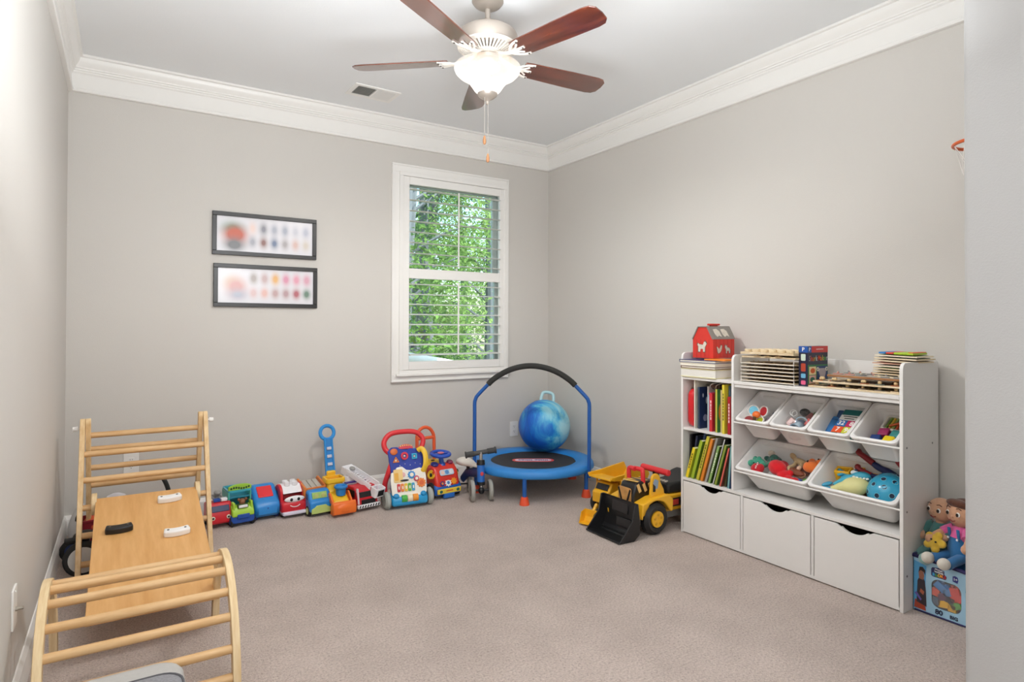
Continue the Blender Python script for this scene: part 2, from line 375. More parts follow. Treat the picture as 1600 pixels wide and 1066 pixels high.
def tree(x, y, h, r, lean, leaf, blobs, label):
    t = thing('woodland_tree', label, 'tree', (x, y, GZ), 0, 'trees in the woods outside')
    pts = spline([(0, 0, 0), (lean * .4 + rnd.uniform(-.1, .1), rnd.uniform(-.1, .1), h * .4), (lean, 0, h)], 5)
    MB().tube(pts, [r * (1.15 - .6 * i / (len(pts) - 1)) for i in range(len(pts))], 9).obj('trunk', BARK, t)
    br = MB()
    f = MB()
    for bx, by, bz, br_, nl in blobs:
        p0 = Vector((lean * bz / h, 0, max(bz - .5, .2)))
        br.tube([p0, (p0 + Vector((bx, by, bz))) / 2 + Vector((0, 0, .1)), (bx, by, bz)], [.03, .02, .008], 5)
        for k in range(nl):
            u = Vector((rnd.gauss(0, 1), rnd.gauss(0, 1), rnd.gauss(0, .8))).normalized() * br_ * rnd.random() ** .5
            s = rnd.uniform(.03, .065)
            m = TR(Vector((bx, by, bz)) + u, (rnd.uniform(-.9, .9), rnd.uniform(-.9, .9), rnd.uniform(0, 6.3)))
            f.add([(-s, 0, 0), (0, -s * .5, .01), (s, 0, 0), (0, s * .5, .01)], [(0, 1, 2), (0, 2, 3)], m)
    bo = br.obj('branch', BARK, t); bo['kind'] = 'stuff'
    fo = f.obj('foliage', leaf, t, smooth=0); fo['kind'] = 'stuff'
    return t
spots = []
for i in range(13):
    Y = 8 + i * .95 + rnd.uniform(-.3, .3)
    k = (Y) / 4.3
    u = rnd.random()
    x = .28 + (1.85 + 1.15 * u - .28) * k
    spots.append((x, Y))
for i, (x, y) in enumerate(spots):
    h = rnd.uniform(6, 9); bl = []
    for k in range(9):
        bl.append((rnd.uniform(-1.4, 1.4), rnd.uniform(-.5, .5), rnd.uniform(.5, 6.0), rnd.uniform(.5, .95), 400))
    tree(x, y, h, rnd.uniform(.08, .17), rnd.uniform(-.5, .5), LEAF[i % 3], bl, 'slim grey-barked tree with fresh green leaves outside the window')
# ------------------------------------------------------------------ ceiling fan
NICK = mat('#b3a99f', .35, .55, noise=.02); WHT = mat('#d6d0c8', .4, noise=.01)
fan = thing('ceiling_fan', 'five-blade ceiling fan with a lit frosted bowl under the white ceiling', 'ceiling fan', (FAN_XY[0], FAN_XY[1], H))
def fz(z): return z - H
MB().lathe([(.075, 0), (.075, -.006), (.062, -.022), (.04, -.034), (.02, -.038), (.0135, -.04)], 28).obj('canopy', NICK, fan)
MB().cyl((0, 0, -.03), (0, 0, fz(2.60)), .0125).obj('downrod', NICK, fan)
MB().lathe([(.012, fz(2.622)), (.055, fz(2.618)), (.105, fz(2.605)), (.135, fz(2.585)), (.142, fz(2.57)), (.142, fz(2.522)), (.136, fz(2.512))], 40).obj('motor_housing', NICK, fan)
# vented lower plate: a dished white ring with real slots
vp = MB()
NS = 40
for k in range(NS):
    a0 = 2 * PI * (k + .22) / NS; a1 = 2 * PI * (k + .78) / NS
    r0, r1, z0, z1 = .072, .128, fz(2.487), fz(2.508)
    for (aa, bb) in ((a0, a1),):
        vs = []
        for rr, zz in ((r0, z0), (r1, z1)):
            for a in (aa, bb): vs += [(rr * math.cos(a), rr * math.sin(a), zz), (rr * math.cos(a), rr * math.sin(a), zz + .006)]
        vp.add(vs, [(0, 2, 6, 4), (1, 5, 7, 3), (0, 4, 5, 1), (2, 3, 7, 6), (0, 1, 3, 2), (4, 6, 7, 5)])
vp.lathe([(.126, fz(2.509)), (.143, fz(2.514)), (.143, fz(2.522)), (.126, fz(2.518))], 40, cap=False)
vp.lathe([(.05, fz(2.482)), (.074, fz(2.485)), (.074, fz(2.494)), (.05, fz(2.49))], 40, cap=False)
vp.obj('vent_plate', WHT, fan)
MB().lathe([(.05, fz(2.515)), (.122, fz(2.515)), (.122, fz(2.52)), (.05, fz(2.52))], 30, cap=False).obj('motor_core', mat('#3a3735', .6), fan)
MB().lathe([(.052, fz(2.49)), (.052, fz(2.462)), (.04, fz(2.455)), (.04, fz(2.44)), (.06, fz(2.435)), (.06, fz(2.42)), (.02, fz(2.415))], 30).obj('light_fitter', NICK, fan)
bladeM = wood('#33170f', '#74351f', (1.2, 14, 14), .25); bladeM.node_tree.nodes['Principled BSDF'].inputs['Coat Weight'].default_value = 1; bladeM.node_tree.nodes['Principled BSDF'].inputs['Coat IOR'].default_value = 1.75; bladeM.node_tree.nodes['Principled BSDF'].inputs['Coat Roughness'].default_value = .12
def blade_poly():
    p = [(.185, -.052), (.22, -.056), (.45, -.064), (.60, -.066), (.635, -.06), (.655, -.04), (.66, 0)]
    return p + [(x, -y) for x, y in reversed(p[:-1])]
bl0 = None
for i in range(5):
    a = R_(-4 + 72 * i)
    if bl0 is None:
        bl0 = MB().prism(blade_poly(), .006, TR((0, 0, 0), (R_(-12), 0, 0)), -.003).obj('fan_blade', bladeM, fan, bevel=.0015)
        ir = MB()
        ir.tube([(.06, 0, .03), (.09, 0, .012), (.13, 0, -.002), (.16, 0, -.006)], [.011, .012, .012, .01], 8, flat=(1.5, .5, (0, 0, 1)))
        for s in (-1, 1):
            ir.tube(spline([(.15, 0, -.006), (.17, s * .022, -.006), (.2, s * .042, -.006), (.235, s * .05, -.006)], 4), .006, 8, flat=(1.2, .7, (0, 0, 1)), M=TR((0, 0, 0), (R_(-12), 0, 0)))
            ir.tube(spline([(.155, 0, -.006), (.19, s * .012, -.007), (.215, s * .03, -.006)], 4), .005, 8, flat=(1.1, .7, (0, 0, 1)), M=TR((0, 0, 0), (R_(-12), 0, 0)))
        ir.tube([(.155, 0, -.006), (.235, 0, -.006)], .007, 8, flat=(1.2, .7, (0, 0, 1)), M=TR((0, 0, 0), (R_(-12), 0, 0)))
        io = ir.obj('blade_iron', WHT, bl0)
        sc = MB()
        for s in (-1, 0, 1): sc.sph((.228, s * .046, -.01), (.005, .005, .003), 8, 5, TR((0, 0, 0), (R_(-12), 0, 0)))
        sc.obj('screw', mat('#4c4642', .4, .6), bl0); b = bl0
    else:
        b = bl0.copy(); COL.objects.link(b); b.parent = fan
        for c in bl0.children:
            c2 = c.copy(); COL.objects.link(c2); c2.parent = b
    b.location = (0, 0, fz(2.455)); b.rotation_euler = (0, 0, a)
# frosted marbled glass bowl
gb = bpy.data.materials.new('frosted_lit_glass'); gb.use_nodes = True; n = gb.node_tree; n.nodes.clear()
tc = n.nodes.new('ShaderNodeTexCoord'); nz = n.nodes.new('ShaderNodeTexNoise'); nz.inputs['Scale'].default_value = 9; nz.inputs['Detail'].default_value = 5; nz.inputs['Distortion'].default_value = 1.2
rp = n.nodes.new('ShaderNodeValToRGB'); rp.color_ramp.elements[0].position = .32; rp.color_ramp.elements[0].color = (1, .80, .60, 1); rp.color_ramp.elements[1].position = .6; rp.color_ramp.elements[1].color = (1, .95, .88, 1)
em = n.nodes.new('ShaderNodeEmission')
sz = n.nodes.new('ShaderNodeSeparateXYZ'); mrg = n.nodes.new('ShaderNodeMapRange'); mrg.inputs[1].default_value = fz(2.43); mrg.inputs[2].default_value = fz(2.35); mrg.inputs[3].default_value = .52; mrg.inputs[4].default_value = 1.0
tl = n.nodes.new('ShaderNodeBsdfTranslucent'); tr = n.nodes.new('ShaderNodeBsdfTransparent'); df = n.nodes.new('ShaderNodeBsdfDiffuse')
m1 = n.nodes.new('ShaderNodeMixShader'); m1.inputs[0].default_value = .35; m2 = n.nodes.new('ShaderNodeMixShader'); m2.inputs[0].default_value = .55; ad = n.nodes.new('ShaderNodeAddShader'); o = n.nodes.new('ShaderNodeOutputMaterial')
n.links.new(tc.outputs['Object'], nz.inputs['Vector']); n.links.new(nz.outputs[0], rp.inputs[0])
n.links.new(rp.outputs[0], em.inputs[0]); df.inputs[0].default_value = (.004, .004, .004, 1)
n.links.new(tl.outputs[0], m1.inputs[1]); n.links.new(df.outputs[0], m1.inputs[2]); n.links.new(m1.outputs[0], m2.inputs[1]); n.links.new(tr.outputs[0], m2.inputs[2])
n.links.new(tc.outputs['Object'], sz.inputs[0]); n.links.new(sz.outputs[2], mrg.inputs[0]); n.links.new(mrg.outputs[0], em.inputs[1]); tl.inputs[0].default_value = (.004, .004, .004, 1)
n.links.new(m2.outputs[0], ad.inputs[0]); n.links.new(em.outputs[0], ad.inputs[1]); n.links.new(ad.outputs[0], o.inputs[0])
MB().lathe([(.150, fz(2.432)), (.156, fz(2.426)), (.158, fz(2.415)), (.152, fz(2.40)), (.137, fz(2.385)), (.113, fz(2.372)), (.095, fz(2.36)), (.078, fz(2.338)), (.062, fz(2.315)), (.045, fz(2.298)), (.02, fz(2.292))], 48, cap=False).obj('glass_bowl', gb, fan, smooth=1.2)
MB().lathe([(.046, fz(2.305)), (.048, fz(2.299)), (.044, fz(2.288)), (.03, fz(2.277)), (.014, fz(2.270)), (.008, fz(2.262)), (.008, fz(2.252)), (.004, fz(2.247))], 24).obj('finial', NICK, fan)
ch = mat('#d8d2ca', .3, .7)
for (dx, dy, zt, zb) in ((-.022, -.012, 2.275, 2.095), (.0, -.006, 2.25, 2.015)):
    c = MB()
    k = 0
    while zt - k * .0042 > zb: c.sph((dx, dy, fz(zt - k * .0042)), .0018, 6, 4); k += 1
    c.cyl((dx, dy, fz(zt)), (dx, dy, fz(zb)), .0007, seg=5)
    co = c.obj('pull_chain', ch, fan)
    MB().lathe([(.0015, 0), (.004, -.004), (.0075, -.02), (.008, -.032), (.006, -.04), (.001, -.044)], 12, TR((dx, dy, fz(zb)))).obj('pull_fob', wood('#8c5a36', '#c08a5c', (6, 6, 2)), co)
# ------------------------------------------------------------------ ceiling vent
vt = thing('ceiling_vent', 'white louvred air vent in the ceiling near the back wall', 'vent', (1.66, 3.905, H), R_(2))
MB().hollow([(-.155, -.105), (.155, -.105), (.155, .105), (-.155, .105)], [(-.125, -.075), (.125, -.075), (.125, .075), (-.125, .075)], .008, z0=-.008).obj('vent_frame', TRIM, vt, bevel=.003)
MB().box((0, 0, -.0015), (.25, .15, .001)).obj('vent_throat', mat('#4a4946', .8), vt)
MB().box((0, 0, -.006), (.01, .15, .006)).obj('vent_divider', TRIM, vt)
s0 = None
for side, tilt in ((-1, 1), (1, -1)):
    for k in range(12):
        if s0 is None:
            s0 = MB().box((0, 0, 0), (.0012, .148, .010)).obj('vent_slat', TRIM, vt); s = s0
        else: s = s0.copy(); COL.objects.link(s)
        s.location = (side * (.012 + k * .0098), 0, -.0065); s.rotation_euler = (0, R_(40 * tilt), 0)
# ------------------------------------------------------------------ framed prints
def print_mat(seed, spots):
    """a flat, soft-focus print: colour blobs on white paper"""
    m = bpy.data.materials.new('soft_print'); m.use_nodes = True; n = m.node_tree; b = n.nodes['Principled BSDF']; b.inputs['Roughness'].default_value = .25
    tc = n.nodes.new('ShaderNodeTexCoord'); last = None
    for (x, z, rx, rz, hexc, k) in spots:
        mp = n.nodes.new('ShaderNodeMapping'); mp.inputs['Location'].default_value = (-x / rx / 1.4, 0, -z / rz / 1.4); mp.inputs['Scale'].default_value = (1 / rx / 1.4, 0, 1 / rz / 1.4)
        g = n.nodes.new('ShaderNodeTexGradient'); g.gradient_type = 'QUADRATIC_SPHERE'
        n.links.new(tc.outputs['Object'], mp.inputs[0]); n.links.new(mp.outputs[0], g.inputs[0])
        mu = n.nodes.new('ShaderNodeMath'); mu.operation = 'MULTIPLY'; mu.use_clamp = True; mu.inputs[1].default_value = k; n.links.new(g.outputs[0], mu.inputs[0])
        mx = n.nodes.new('ShaderNodeMix'); mx.data_type = 'RGBA'; n.links.new(mu.outputs[0], mx.inputs[0]); mx.inputs[7].default_value = lin(hexc)
        if last is None: mx.inputs[6].default_value = lin('#dedce0')
        else: n.links.new(last.outputs[2], mx.inputs[6])
        last = mx
    n.links.new(last.outputs[2], b.inputs['Base Color']); return m
fm = mat('#232120', .35, noise=.05)
def picture(x0, x1, z0, z1, label, m):
    w, h = x1 - x0, z1 - z0
    p = thing('framed_print', label, 'picture', ((x0 + x1) / 2, D, (z0 + z1) / 2), group='framed prints on the back wall')
    f = MB(); bw_ = .026
    for c, d in (((0, -.01, h / 2 - bw_ / 2), (w, .02, bw_)), ((0, -.01, -h / 2 + bw_ / 2), (w, .02, bw_)), ((-w / 2 + bw_ / 2, -.01, 0), (bw_, .02, h - 2 * bw_)), ((w / 2 - bw_ / 2, -.01, 0), (bw_, .02, h - 2 * bw_))): f.box(c, d)
    f.obj('frame', fm, p, bevel=.002)
    MB().box((0, -.004, 0), (w - .045, .004, h - .045)).obj('print', m, p)
s1 = [(-.205, .035, .085, .06, '#4f8a76', 1.6), (-.19, -.005, .09, .075, '#c0593e', 2.2), (-.195, -.07, .085, .06, '#6a6a6c', 1.8)]
for i, c in enumerate(['#e6cfc8', '#8b8a93', '#a9abb8', '#a2a6b4', '#c3c3cc', '#b4b6c4']): s1.append((-.085 + i * .068, .045, .034, .055, c, 1.5))
for i, c in enumerate(['#a3a3ac', '#8a655f', '#6d7b96', '#aaa4a6', '#d2b4ad', '#d0c6bc']): s1.append((-.085 + i * .068, -.045, .034, .05, c, 1.5))
s2 = [(-.215, .02, .07, .06, '#d6c4ae', 1.6), (-.19, -.01, .08, .08, '#cf9a95', 1.8), (-.18, -.06, .08, .05, '#aeb0bf', 1.4)]
for i, c in enumerate(['#aaa09c', '#c2a9a9', '#e2b070', '#d998ae', '#e0a3b4', '#d9a7b7']): s2.append((-.085 + i * .068, .05, .034, .05, c, 1.7))
for i, c in enumerate(['#d6b9b9', '#dcb2aa', '#bda09f', '#b79a9d', '#b56c74', '#70897a']): s2.append((-.085 + i * .068, -.045, .034, .045, c, 1.7))
picture(.748, 1.399, 1.651, 1.928, 'black-framed print, the upper of two on the back wall', print_mat(1, s1))
picture(.757, 1.406, 1.318, 1.595, 'black-framed print, the lower of two, with a pink tint', print_mat(2, s2))
# ------------------------------------------------------------------ wall plates
PLATE = mat('#eeece8', .35, noise=.01); SLOT = mat('#4a4642', .5)
def plate(name, label, cat, loc, rz, kind='duplex', group='wall outlets'):
    p = thing(name, label, cat, loc, rz, group)     # local: wall plane y=0, facing -y
    MB().prism(rrect(.078, .122, .004, 3), .006, TR((0, 0, 0), (R_(90), 0, 0))).obj('plate', PLATE, p, bevel=.0015)
    if kind == 'duplex':
        for s in (-1, 1):
            f = MB().prism(rrect(.034, .028, .008, 4), .003, TR((0, -.006, s * .02), (R_(90), 0, 0))).obj('socket', PLATE, p)
            sl = MB(); sl.box((-.006, -.0092, s * .02 + .003), (.002, .001, .008)); sl.box((.006, -.0092, s * .02 + .003), (.002, .001, .007)); sl.cyl((0, -.0087, s * .02 - .007), (0, -.0097, s * .02 - .007), .0024, seg=10)
            sl.obj('slot', SLOT, f)
        MB().cyl((0, -.005, 0), (0, -.0075, 0), .003, seg=10).obj('screw', PLATE, p)
    else:
        MB().cyl((0, -.006, -.006), (0, -.012, -.006), .007, seg=6).cyl((0, -.01, -.006), (0, -.026, -.006), .0048, seg=12).obj('coax_connector', mat('#a8a297', .3, .9), p)
        MB().cyl((0, -.005, .047), (0, -.0075, .047), .003, seg=10).obj('screw', PLATE, p)
    return p
plate('wall_outlet', 'white electrical outlet behind the wooden climbing triangle', 'outlet', (.322, D, .372), 0)
plate('wall_outlet', 'white electrical outlet beside the marbled blue ball', 'outlet', (3.03, D, .345), 0)
plate('cable_plate', 'white wall plate with a coax connector on the left wall', 'wall plate', (0, 2.4, .335), R_(90), 'coax', None)
# ------------------------------------------------------------------ toy shelf against the right wall
# shelf frame: x runs along the shelf (far end 0, near end 1.215), y goes back to the wall, z up
SHM = Matrix.Translation((3.0475, 2.514, 0)) @ Matrix.Rotation(R_(-90), 4, 'Z')
SW = mat('#e9e7e4', .42, noise=.008); EDGE = mat('#f4f2ef', .4, noise=.01)
def SH(x, y, z): return SHM @ Vector((x, y, z))
def sthing(name, label, cat, x, y, z, rot=(0, 0, 0), group=None):
    t = thing(name, label, cat, (0, 0, 0), 0, group); t.matrix_world = SHM @ TR((x, y, z), rot)
    t.location, t.rotation_euler = t.matrix_world.to_translation(), t.matrix_world.to_euler(); return t
shelf = sthing('toy_shelf', 'white toy shelf with slanted bins, a book column and three drawers', 'shelf', 0, 0, 0)
DP = .315
def side_panel(x, name='side_panel', z0=0):
    t = .015; r = .03
    pts = [(0, z0), (DP, z0)] + [(DP - r * .5 + r * .5 * math.cos(a), 1.05 - r * .5 + r * .5 * math.sin(a)) for a in [R_(d) for d in (0, 30, 60, 90)]] + [(r + r * math.cos(a), 1.05 - r + r * math.sin(a)) for a in [R_(d) for d in (90, 110, 130, 150, 180)]]
    M = TR((x, 0, 0)) @ Matrix(((0, 0, 1, 0), (1, 0, 0, 0), (0, 1, 0, 0), (0, 0, 0, 1)))
    MB().prism(pts, t, M).obj(name, SW, shelf, bevel=.0015)
side_panel(0); side_panel(1.2); side_panel(.353, 'divider_panel', .322)
def board(x0, x1, y0, y1, z0, z1, name, bevel=.0015): return MB().box(((x0 + x1) / 2, (y0 + y1) / 2, (z0 + z1) / 2), (x1 - x0, y1 - y0, z1 - z0)).obj(name, SW, shelf, bevel=bevel)
board(.015, .353, .004, DP, .893, .909, 'shelf_board'); board(.368, 1.2, .0, DP, .893, .909, 'shelf_board'); board(.368, 1.2, .006, .022, .876, .893, 'shelf_rail')
board(.015, .353, .004, DP, .598, .613, 'shelf_board')
board(.015, 1.2, .0, DP, .306, .322, 'shelf_board')
board(.015, 1.2, .0, DP, .006, .02, 'shelf_board')
board(.368, 1.2, DP - .012, DP, .909, 1.036, 'back_stop'); board(.015, .353, DP - .012, DP, .909, 1.036, 'back_stop')
board(.015, 1.2, DP - .006, DP - .002, .02, .893, 'back_panel')
for x in (.412, .806): board(x, x + .013, .0, DP - .01, .02, .306, 'drawer_divider')
for z in (.700, .440): # rails the bins hook on, front and back
    MB().cyl((.368, .005, z - .012), (1.2, .005, z - .012), .0045, seg=10).obj('bin_rail', SW, shelf)
    MB().cyl((.368, .215, z + .118), (1.2, .215, z + .118), .007, seg=10).obj('bin_rail', SW, shelf)
for (y, z) in ((.255, .69), (.03, .69), (.03, .42), (.03, .15)):
    MB().cyl((1.2145, y, z), (1.2165, y, z), .0045, seg=12).obj('screw', mat('#8f8c88', .4, .5), shelf)
# drawers with a scooped finger pull
INS = mat('#5c4f46', .8)
for i, (x0, x1) in enumerate(((.017, .410), (.427, .804), (.821, 1.198))):
    w = x1 - x0 - .004; cx = w / 2; hw = .083; dpt = .03
    top = [(cx + hw, .283)] + [(cx + hw - .02 * k / 3, .283 - .004 * k) for k in (1, 2, 3)] + arc(cx, .271 + .068, .086, -48, -132, 8) + [(cx - hw + .02 * k / 3, .283 - .004 * k) for k in (3, 2, 1)] + [(cx - hw, .283)]
    poly = [(0, 0), (w, 0), (w, .283)] + top + [(0, .283)]
    dr = MB().prism(poly, .014, TR((x0 + .002, .0, .017), (R_(90), 0, 0)) @ TR((0, 0, -.014))).obj('drawer', SW, shelf, bevel=.001)
    bx = MB(); 
    bx.box((x0 + w / 2, DP - .03, .14), (w - .02, .01, .22)); bx.box((x0 + .01, .15, .14), (.01, .26, .22)); bx.box((x1 - .01, .15, .14), (.01, .26, .22)); bx.box((x0 + w / 2, .15, .03), (w - .02, .26, .01))
    bx.obj('drawer_box', INS, dr)
# ------------------------------------------------------------------ slanted plastic bins
BINM = mat('#eceae8', .35, noise=.01)
TH = R_(33); BL = .262
def bin_frame(x, z): return SHM @ TR((x, -.004, z + .006), (TH, 0, 0))
def make_bin(x, z, w, label, depth=.142):
    t = thing('storage_bin', label, 'bin', group='white plastic bins in the toy shelf')
    M = bin_frame(x, z); t.location = M.to_translation(); t.rotation_euler = M.to_euler()
    def ring(ww, l, r, cy, zz): return [(px, py, zz) for px, py in rrect(ww, l, r, 5, 0, cy)]
    c = BL / 2; iw = w - .026; il = BL - .026
    rings = [ring(iw * .80, il * .78, .022, c, -depth), ring(iw - .004, il - .004, .026, c, -.014), ring(iw, il, .026, c, -.012), ring(w, BL, .022, c, -.012), ring(w + .001, BL + .001, .022, c, -.002), ring(w - .004, BL - .004, .021, c, 0), ring(iw + .002, il + .002, .025, c, 0), ring(iw - .004, il - .004, .024, c, -.003), ring(iw * .80 - .005, il * .78 - .005, .02, c, -depth + .004)]
    MB().loft(rings).obj('bin_shell', BINM, t, smooth=.7)
    return t
bw4 = .2045; bx0 = .3705
U = [bx0 + bw4 * (i + .5) for i in range(4)]
for i, l in enumerate(['white plastic bin holding a fruit-slice toy, top row next to the divider', 'white plastic bin holding a clear bag of toys, top row', 'white plastic bin holding the number card box, top row', 'white plastic bin holding a toy piano and bright blocks, top row beside the end panel']):
    make_bin(U[i], .70, bw4 - .004, l)
B = [bx0 + .2065, bx0 + .6135]
make_bin(B[0], .44, .408, 'wide white plastic bin full of small plush toys, bottom row', .158)
make_bin(B[1], .44, .400, 'wide white plastic bin with the spotted helmet, bottom row', .158)
def bthing(name, label, cat, bx, bz, x, y, z, rot=(0, 0, 0), group=None):
    """a thing lying in a bin: position in the bin's own slanted frame"""
    t = thing(name, label, cat, group=group); M = bin_frame(bx, bz) @ TR((x, y, z), rot)
    t.location = M.to_translation(); t.rotation_euler = M.to_euler(); return t
# ------------------------------------------------------------------ books
PAGE = mat('#efe9da', .8, noise=.05, scale=60); DARK = mat('#26211f', .6)
def book(x, y, z, t, h, d, cover, label, spine=None, lean=0, pages=None, title=None, marks=None, yaw=0, group=None):
    """upright book: x = its right bottom edge along the shelf, y = spine depth, leaning right by `lean` degrees"""
    b = sthing('book', label, 'book', x, y, z, (0, R_(lean), R_(yaw)), group)
    c = min(.0022, t * .2)
    m = MB(); m.box((-t + c / 2, d / 2, h / 2), (c, d, h)); m.box((-c / 2, d / 2, h / 2), (c, d, h))
    m.obj('cover', mat(cover, .35, noise=.12, scale=14), b)
    MB().box((-t / 2, c / 2, h / 2), (t - 2 * c, c, h)).obj('spine', mat(spine or cover, .35, noise=.08, scale=20), b)
    MB().box((-t / 2, d / 2 + c * .5, h / 2), (t - 2 * c, d - c - .004, h - .005)).obj('pages', pages or PAGE, b)
    if title:
        tm = MB(); r = random.Random(int(h * 1e4)); zz = h * .82
        while zz > h * .3:
            l = r.uniform(.006, .016); tm.box((-t / 2, -.0003, zz - l / 2), (min(t * .42, .006), .0006, l)); zz -= l + .004
        tm.obj('spine_title', mat(title, .4), b)
    for (cy, cz, w_, h_, col) in marks or []:     # printed patches on the right-hand cover
        MB().sph((0, cy, cz), (.0006, w_, h_), 14, 6).obj('cover_print', mat(col, .4), b)
    return b
UZ = .6135; G1 = 'picture books in the upper cubby'; G2 = 'picture books leaning in the lower cubby'
MB_ = MB
case = sthing('travel_case', 'red rounded plastic case standing left of the upper cubby books', 'case', .048, .025, UZ)
MB().prism(rrect(.19, .222, .045, 6, .095, .113), .042, TR((-.021, 0, 0)) @ Matrix(((0, 0, 1, 0), (1, 0, 0, 0), (0, 1, 0, 0), (0, 0, 0, 1)))).obj('case_shell', mat('#d8252c', .35), case, bevel=.01, segs=3)
MB().box((0, .06, .0045), (.012, .02, .009)).obj('case_foot', mat('#d8252c', .35), case)
book(.088, .02, UZ, .007, .276, .24, '#e6ddcc', 'tall cream book, thin, between the red case and the navy book', spine='#f4f0e6', marks=[(.06, .21, .02, .012, '#a8684e')])
book(.112, .03, UZ, .012, .238, .2, '#24335c', 'navy blue book with a pale title on its cover', spine='#3b4a55', marks=[(.05, .06, .02, .02, '#8f8fae'), (.06, .16, .007, .02, '#cfd0dd'), (.03, .19, .006, .012, '#cfd0dd')])
book(.16, .05, UZ, .009, .245, .2, '#cfc4bc', 'grey-pink book just right of the navy book', marks=[(.05, .18, .03, .02, '#b04a48'), (.06, .09, .02, .03, '#e2dcd2')])
book(.18, .035, UZ, .014, .20, .2, '#9fbfd2', 'pale blue book with a green foot beside the pink book', spine='#a9c4cf', marks=[(.04, .04, .03, .02, '#8aa35c')])
book(.197, .022, UZ, .010, .215, .18, '#c8497e', 'thin magenta book against the red-spined book', title='#f2dfe8')
book(.216, .012, UZ, .019, .212, .18, '#cf2f38', 'red-spined book with white lettering, middle of the upper cubby', spine='#d4373d', title='#f7ecec', pages=mat('#f0d98a', .7))
book(.228, .06, UZ, .009, .262, .19, '#3a2b26', 'dark brown tall book standing deep in the upper cubby')
book(.252, .012, UZ, .015, .238, .2, '#2f7a3d', 'green book with an orange shape, beside the tan book', spine='#c9bf4a', marks=[(.03, .11, .02, .05, '#e08a2e')])
book(.268, .03, UZ, .010, .235, .21, '#d9c48d', 'tan book with a brown animal on its cover', marks=[(.05, .10, .03, .045, '#7a4227'), (.04, .2, .03, .005, '#94804e'), (.04, .185, .03, .004, '#94804e'), (.04, .17, .03, .004, '#94804e')])
book(.301, .008, UZ, .014, .268, .2, '#e2cf3c', 'tall yellow book near the right end of the upper cubby', spine='#eadb4e', title='#4a4630')
book(.316, .04, UZ, .012, .262, .2, '#4c6377', 'slate blue tall book behind the last red book')
book(.337, .012, UZ, .017, .205, .18, '#b3262f', 'red book with white lettering at the right end of the upper cubby', title='#f5e6e6')
bag = sthing('fabric_toy', 'floppy brown striped soft toy stuffed on top of the upper books', 'soft toy', .185, .10, UZ + .245)
MB().sph((0, 0, .005), (.03, .05, .018), rot=(0, .3, 0)).sph((.045, .01, .0), (.035, .04, .02)).obj('body', mat('#6b4a3a', .9, noise=.5, scale=40), bag)
for k in range(3): MB().tube(spline([(-.03 + k * .02, -.03, -.012), (-.012 + k * .02, -.048, .01), (.012 + k * .02, -.03, .023), (.03 + k * .018, .01, .02)], 5), .0028, 6).obj('strap', mat(['#d8d2cc', '#3a3a40', '#b9aca4'][k], .8), bag)
LZ = .3225; a = 17
book(.028, .05, LZ, .012, .245, .2, '#1d1b1e', 'black book standing upright at the left of the lower cubby', lean=2)
book(.05, .045, LZ, .012, .245, .22, '#272c46', 'near-black navy book leaning behind the short yellow book', lean=8)
book(.066, .07, LZ, .016, .262, .2, '#27365e', 'dark blue speckled book behind the green books', spine='#4a5a86', lean=13, title='#b9c4dd')
book(.05, .004, LZ, .02, .185, .16, '#b9c02e', 'short bright yellow book with black marks on its spine', spine='#f0d62a', lean=a, title='#3d3a20')
book(.083, .012, LZ, .022, .235, .19, '#6c8f2c', 'apple green book right of the short yellow book', spine='#a4bd34', lean=a, marks=[(.05, .12, .02, .05, '#a5502f'), (.04, .05, .025, .03, '#6f7c62')])
book(.124, .008, LZ, .02, .268, .2, '#a9a233', 'tall lime book with a small black drawing on its spine', spine='#cfc63f', lean=a, title='#55502a')
book(.150, .01, LZ, .018, .258, .19, '#c8762a', 'orange book leaning on the tall lime book', spine='#e38a2c', lean=a)
book(.176, .014, LZ, .015, .268, .2, '#8f8c84', 'grey book with a stitched edge in the lower cubby', spine='#a19e97', lean=a)
book(.204, .01, LZ, .017, .225, .18, '#476b2b', 'white and green book with a leafy spine', spine='#8fb26c', lean=a, title='#e8efdc', marks=[(.03, .2, .02, .02, '#c2a73a')])
book(.226, .012, LZ, .009, .272, .2, '#20201f', 'thin black and white book in the lower cubby', spine='#d9d7d4', lean=a)
book(.250, .006, LZ, .016, .24, .18, '#4d6d2a', 'olive green book right of the thin black book', spine='#8d9c3c', lean=a)
book(.282, .004, LZ, .012, .225, .17, '#6a3d31', 'coral red book leaning near the divider', spine='#e0695c', lean=a - 2)
book(.300, .02, LZ, .012, .2, .17, '#4c4a2b', 'dark olive book with a yellow shape near the divider', lean=a - 6, marks=[(.03, .05, .02, .02, '#c7b23c')])
book(.334, .008, LZ, .014, .23, .18, '#2b4a73', 'teal-topped blue book against the divider in the lower cubby', spine='#7fb4ae', lean=5)
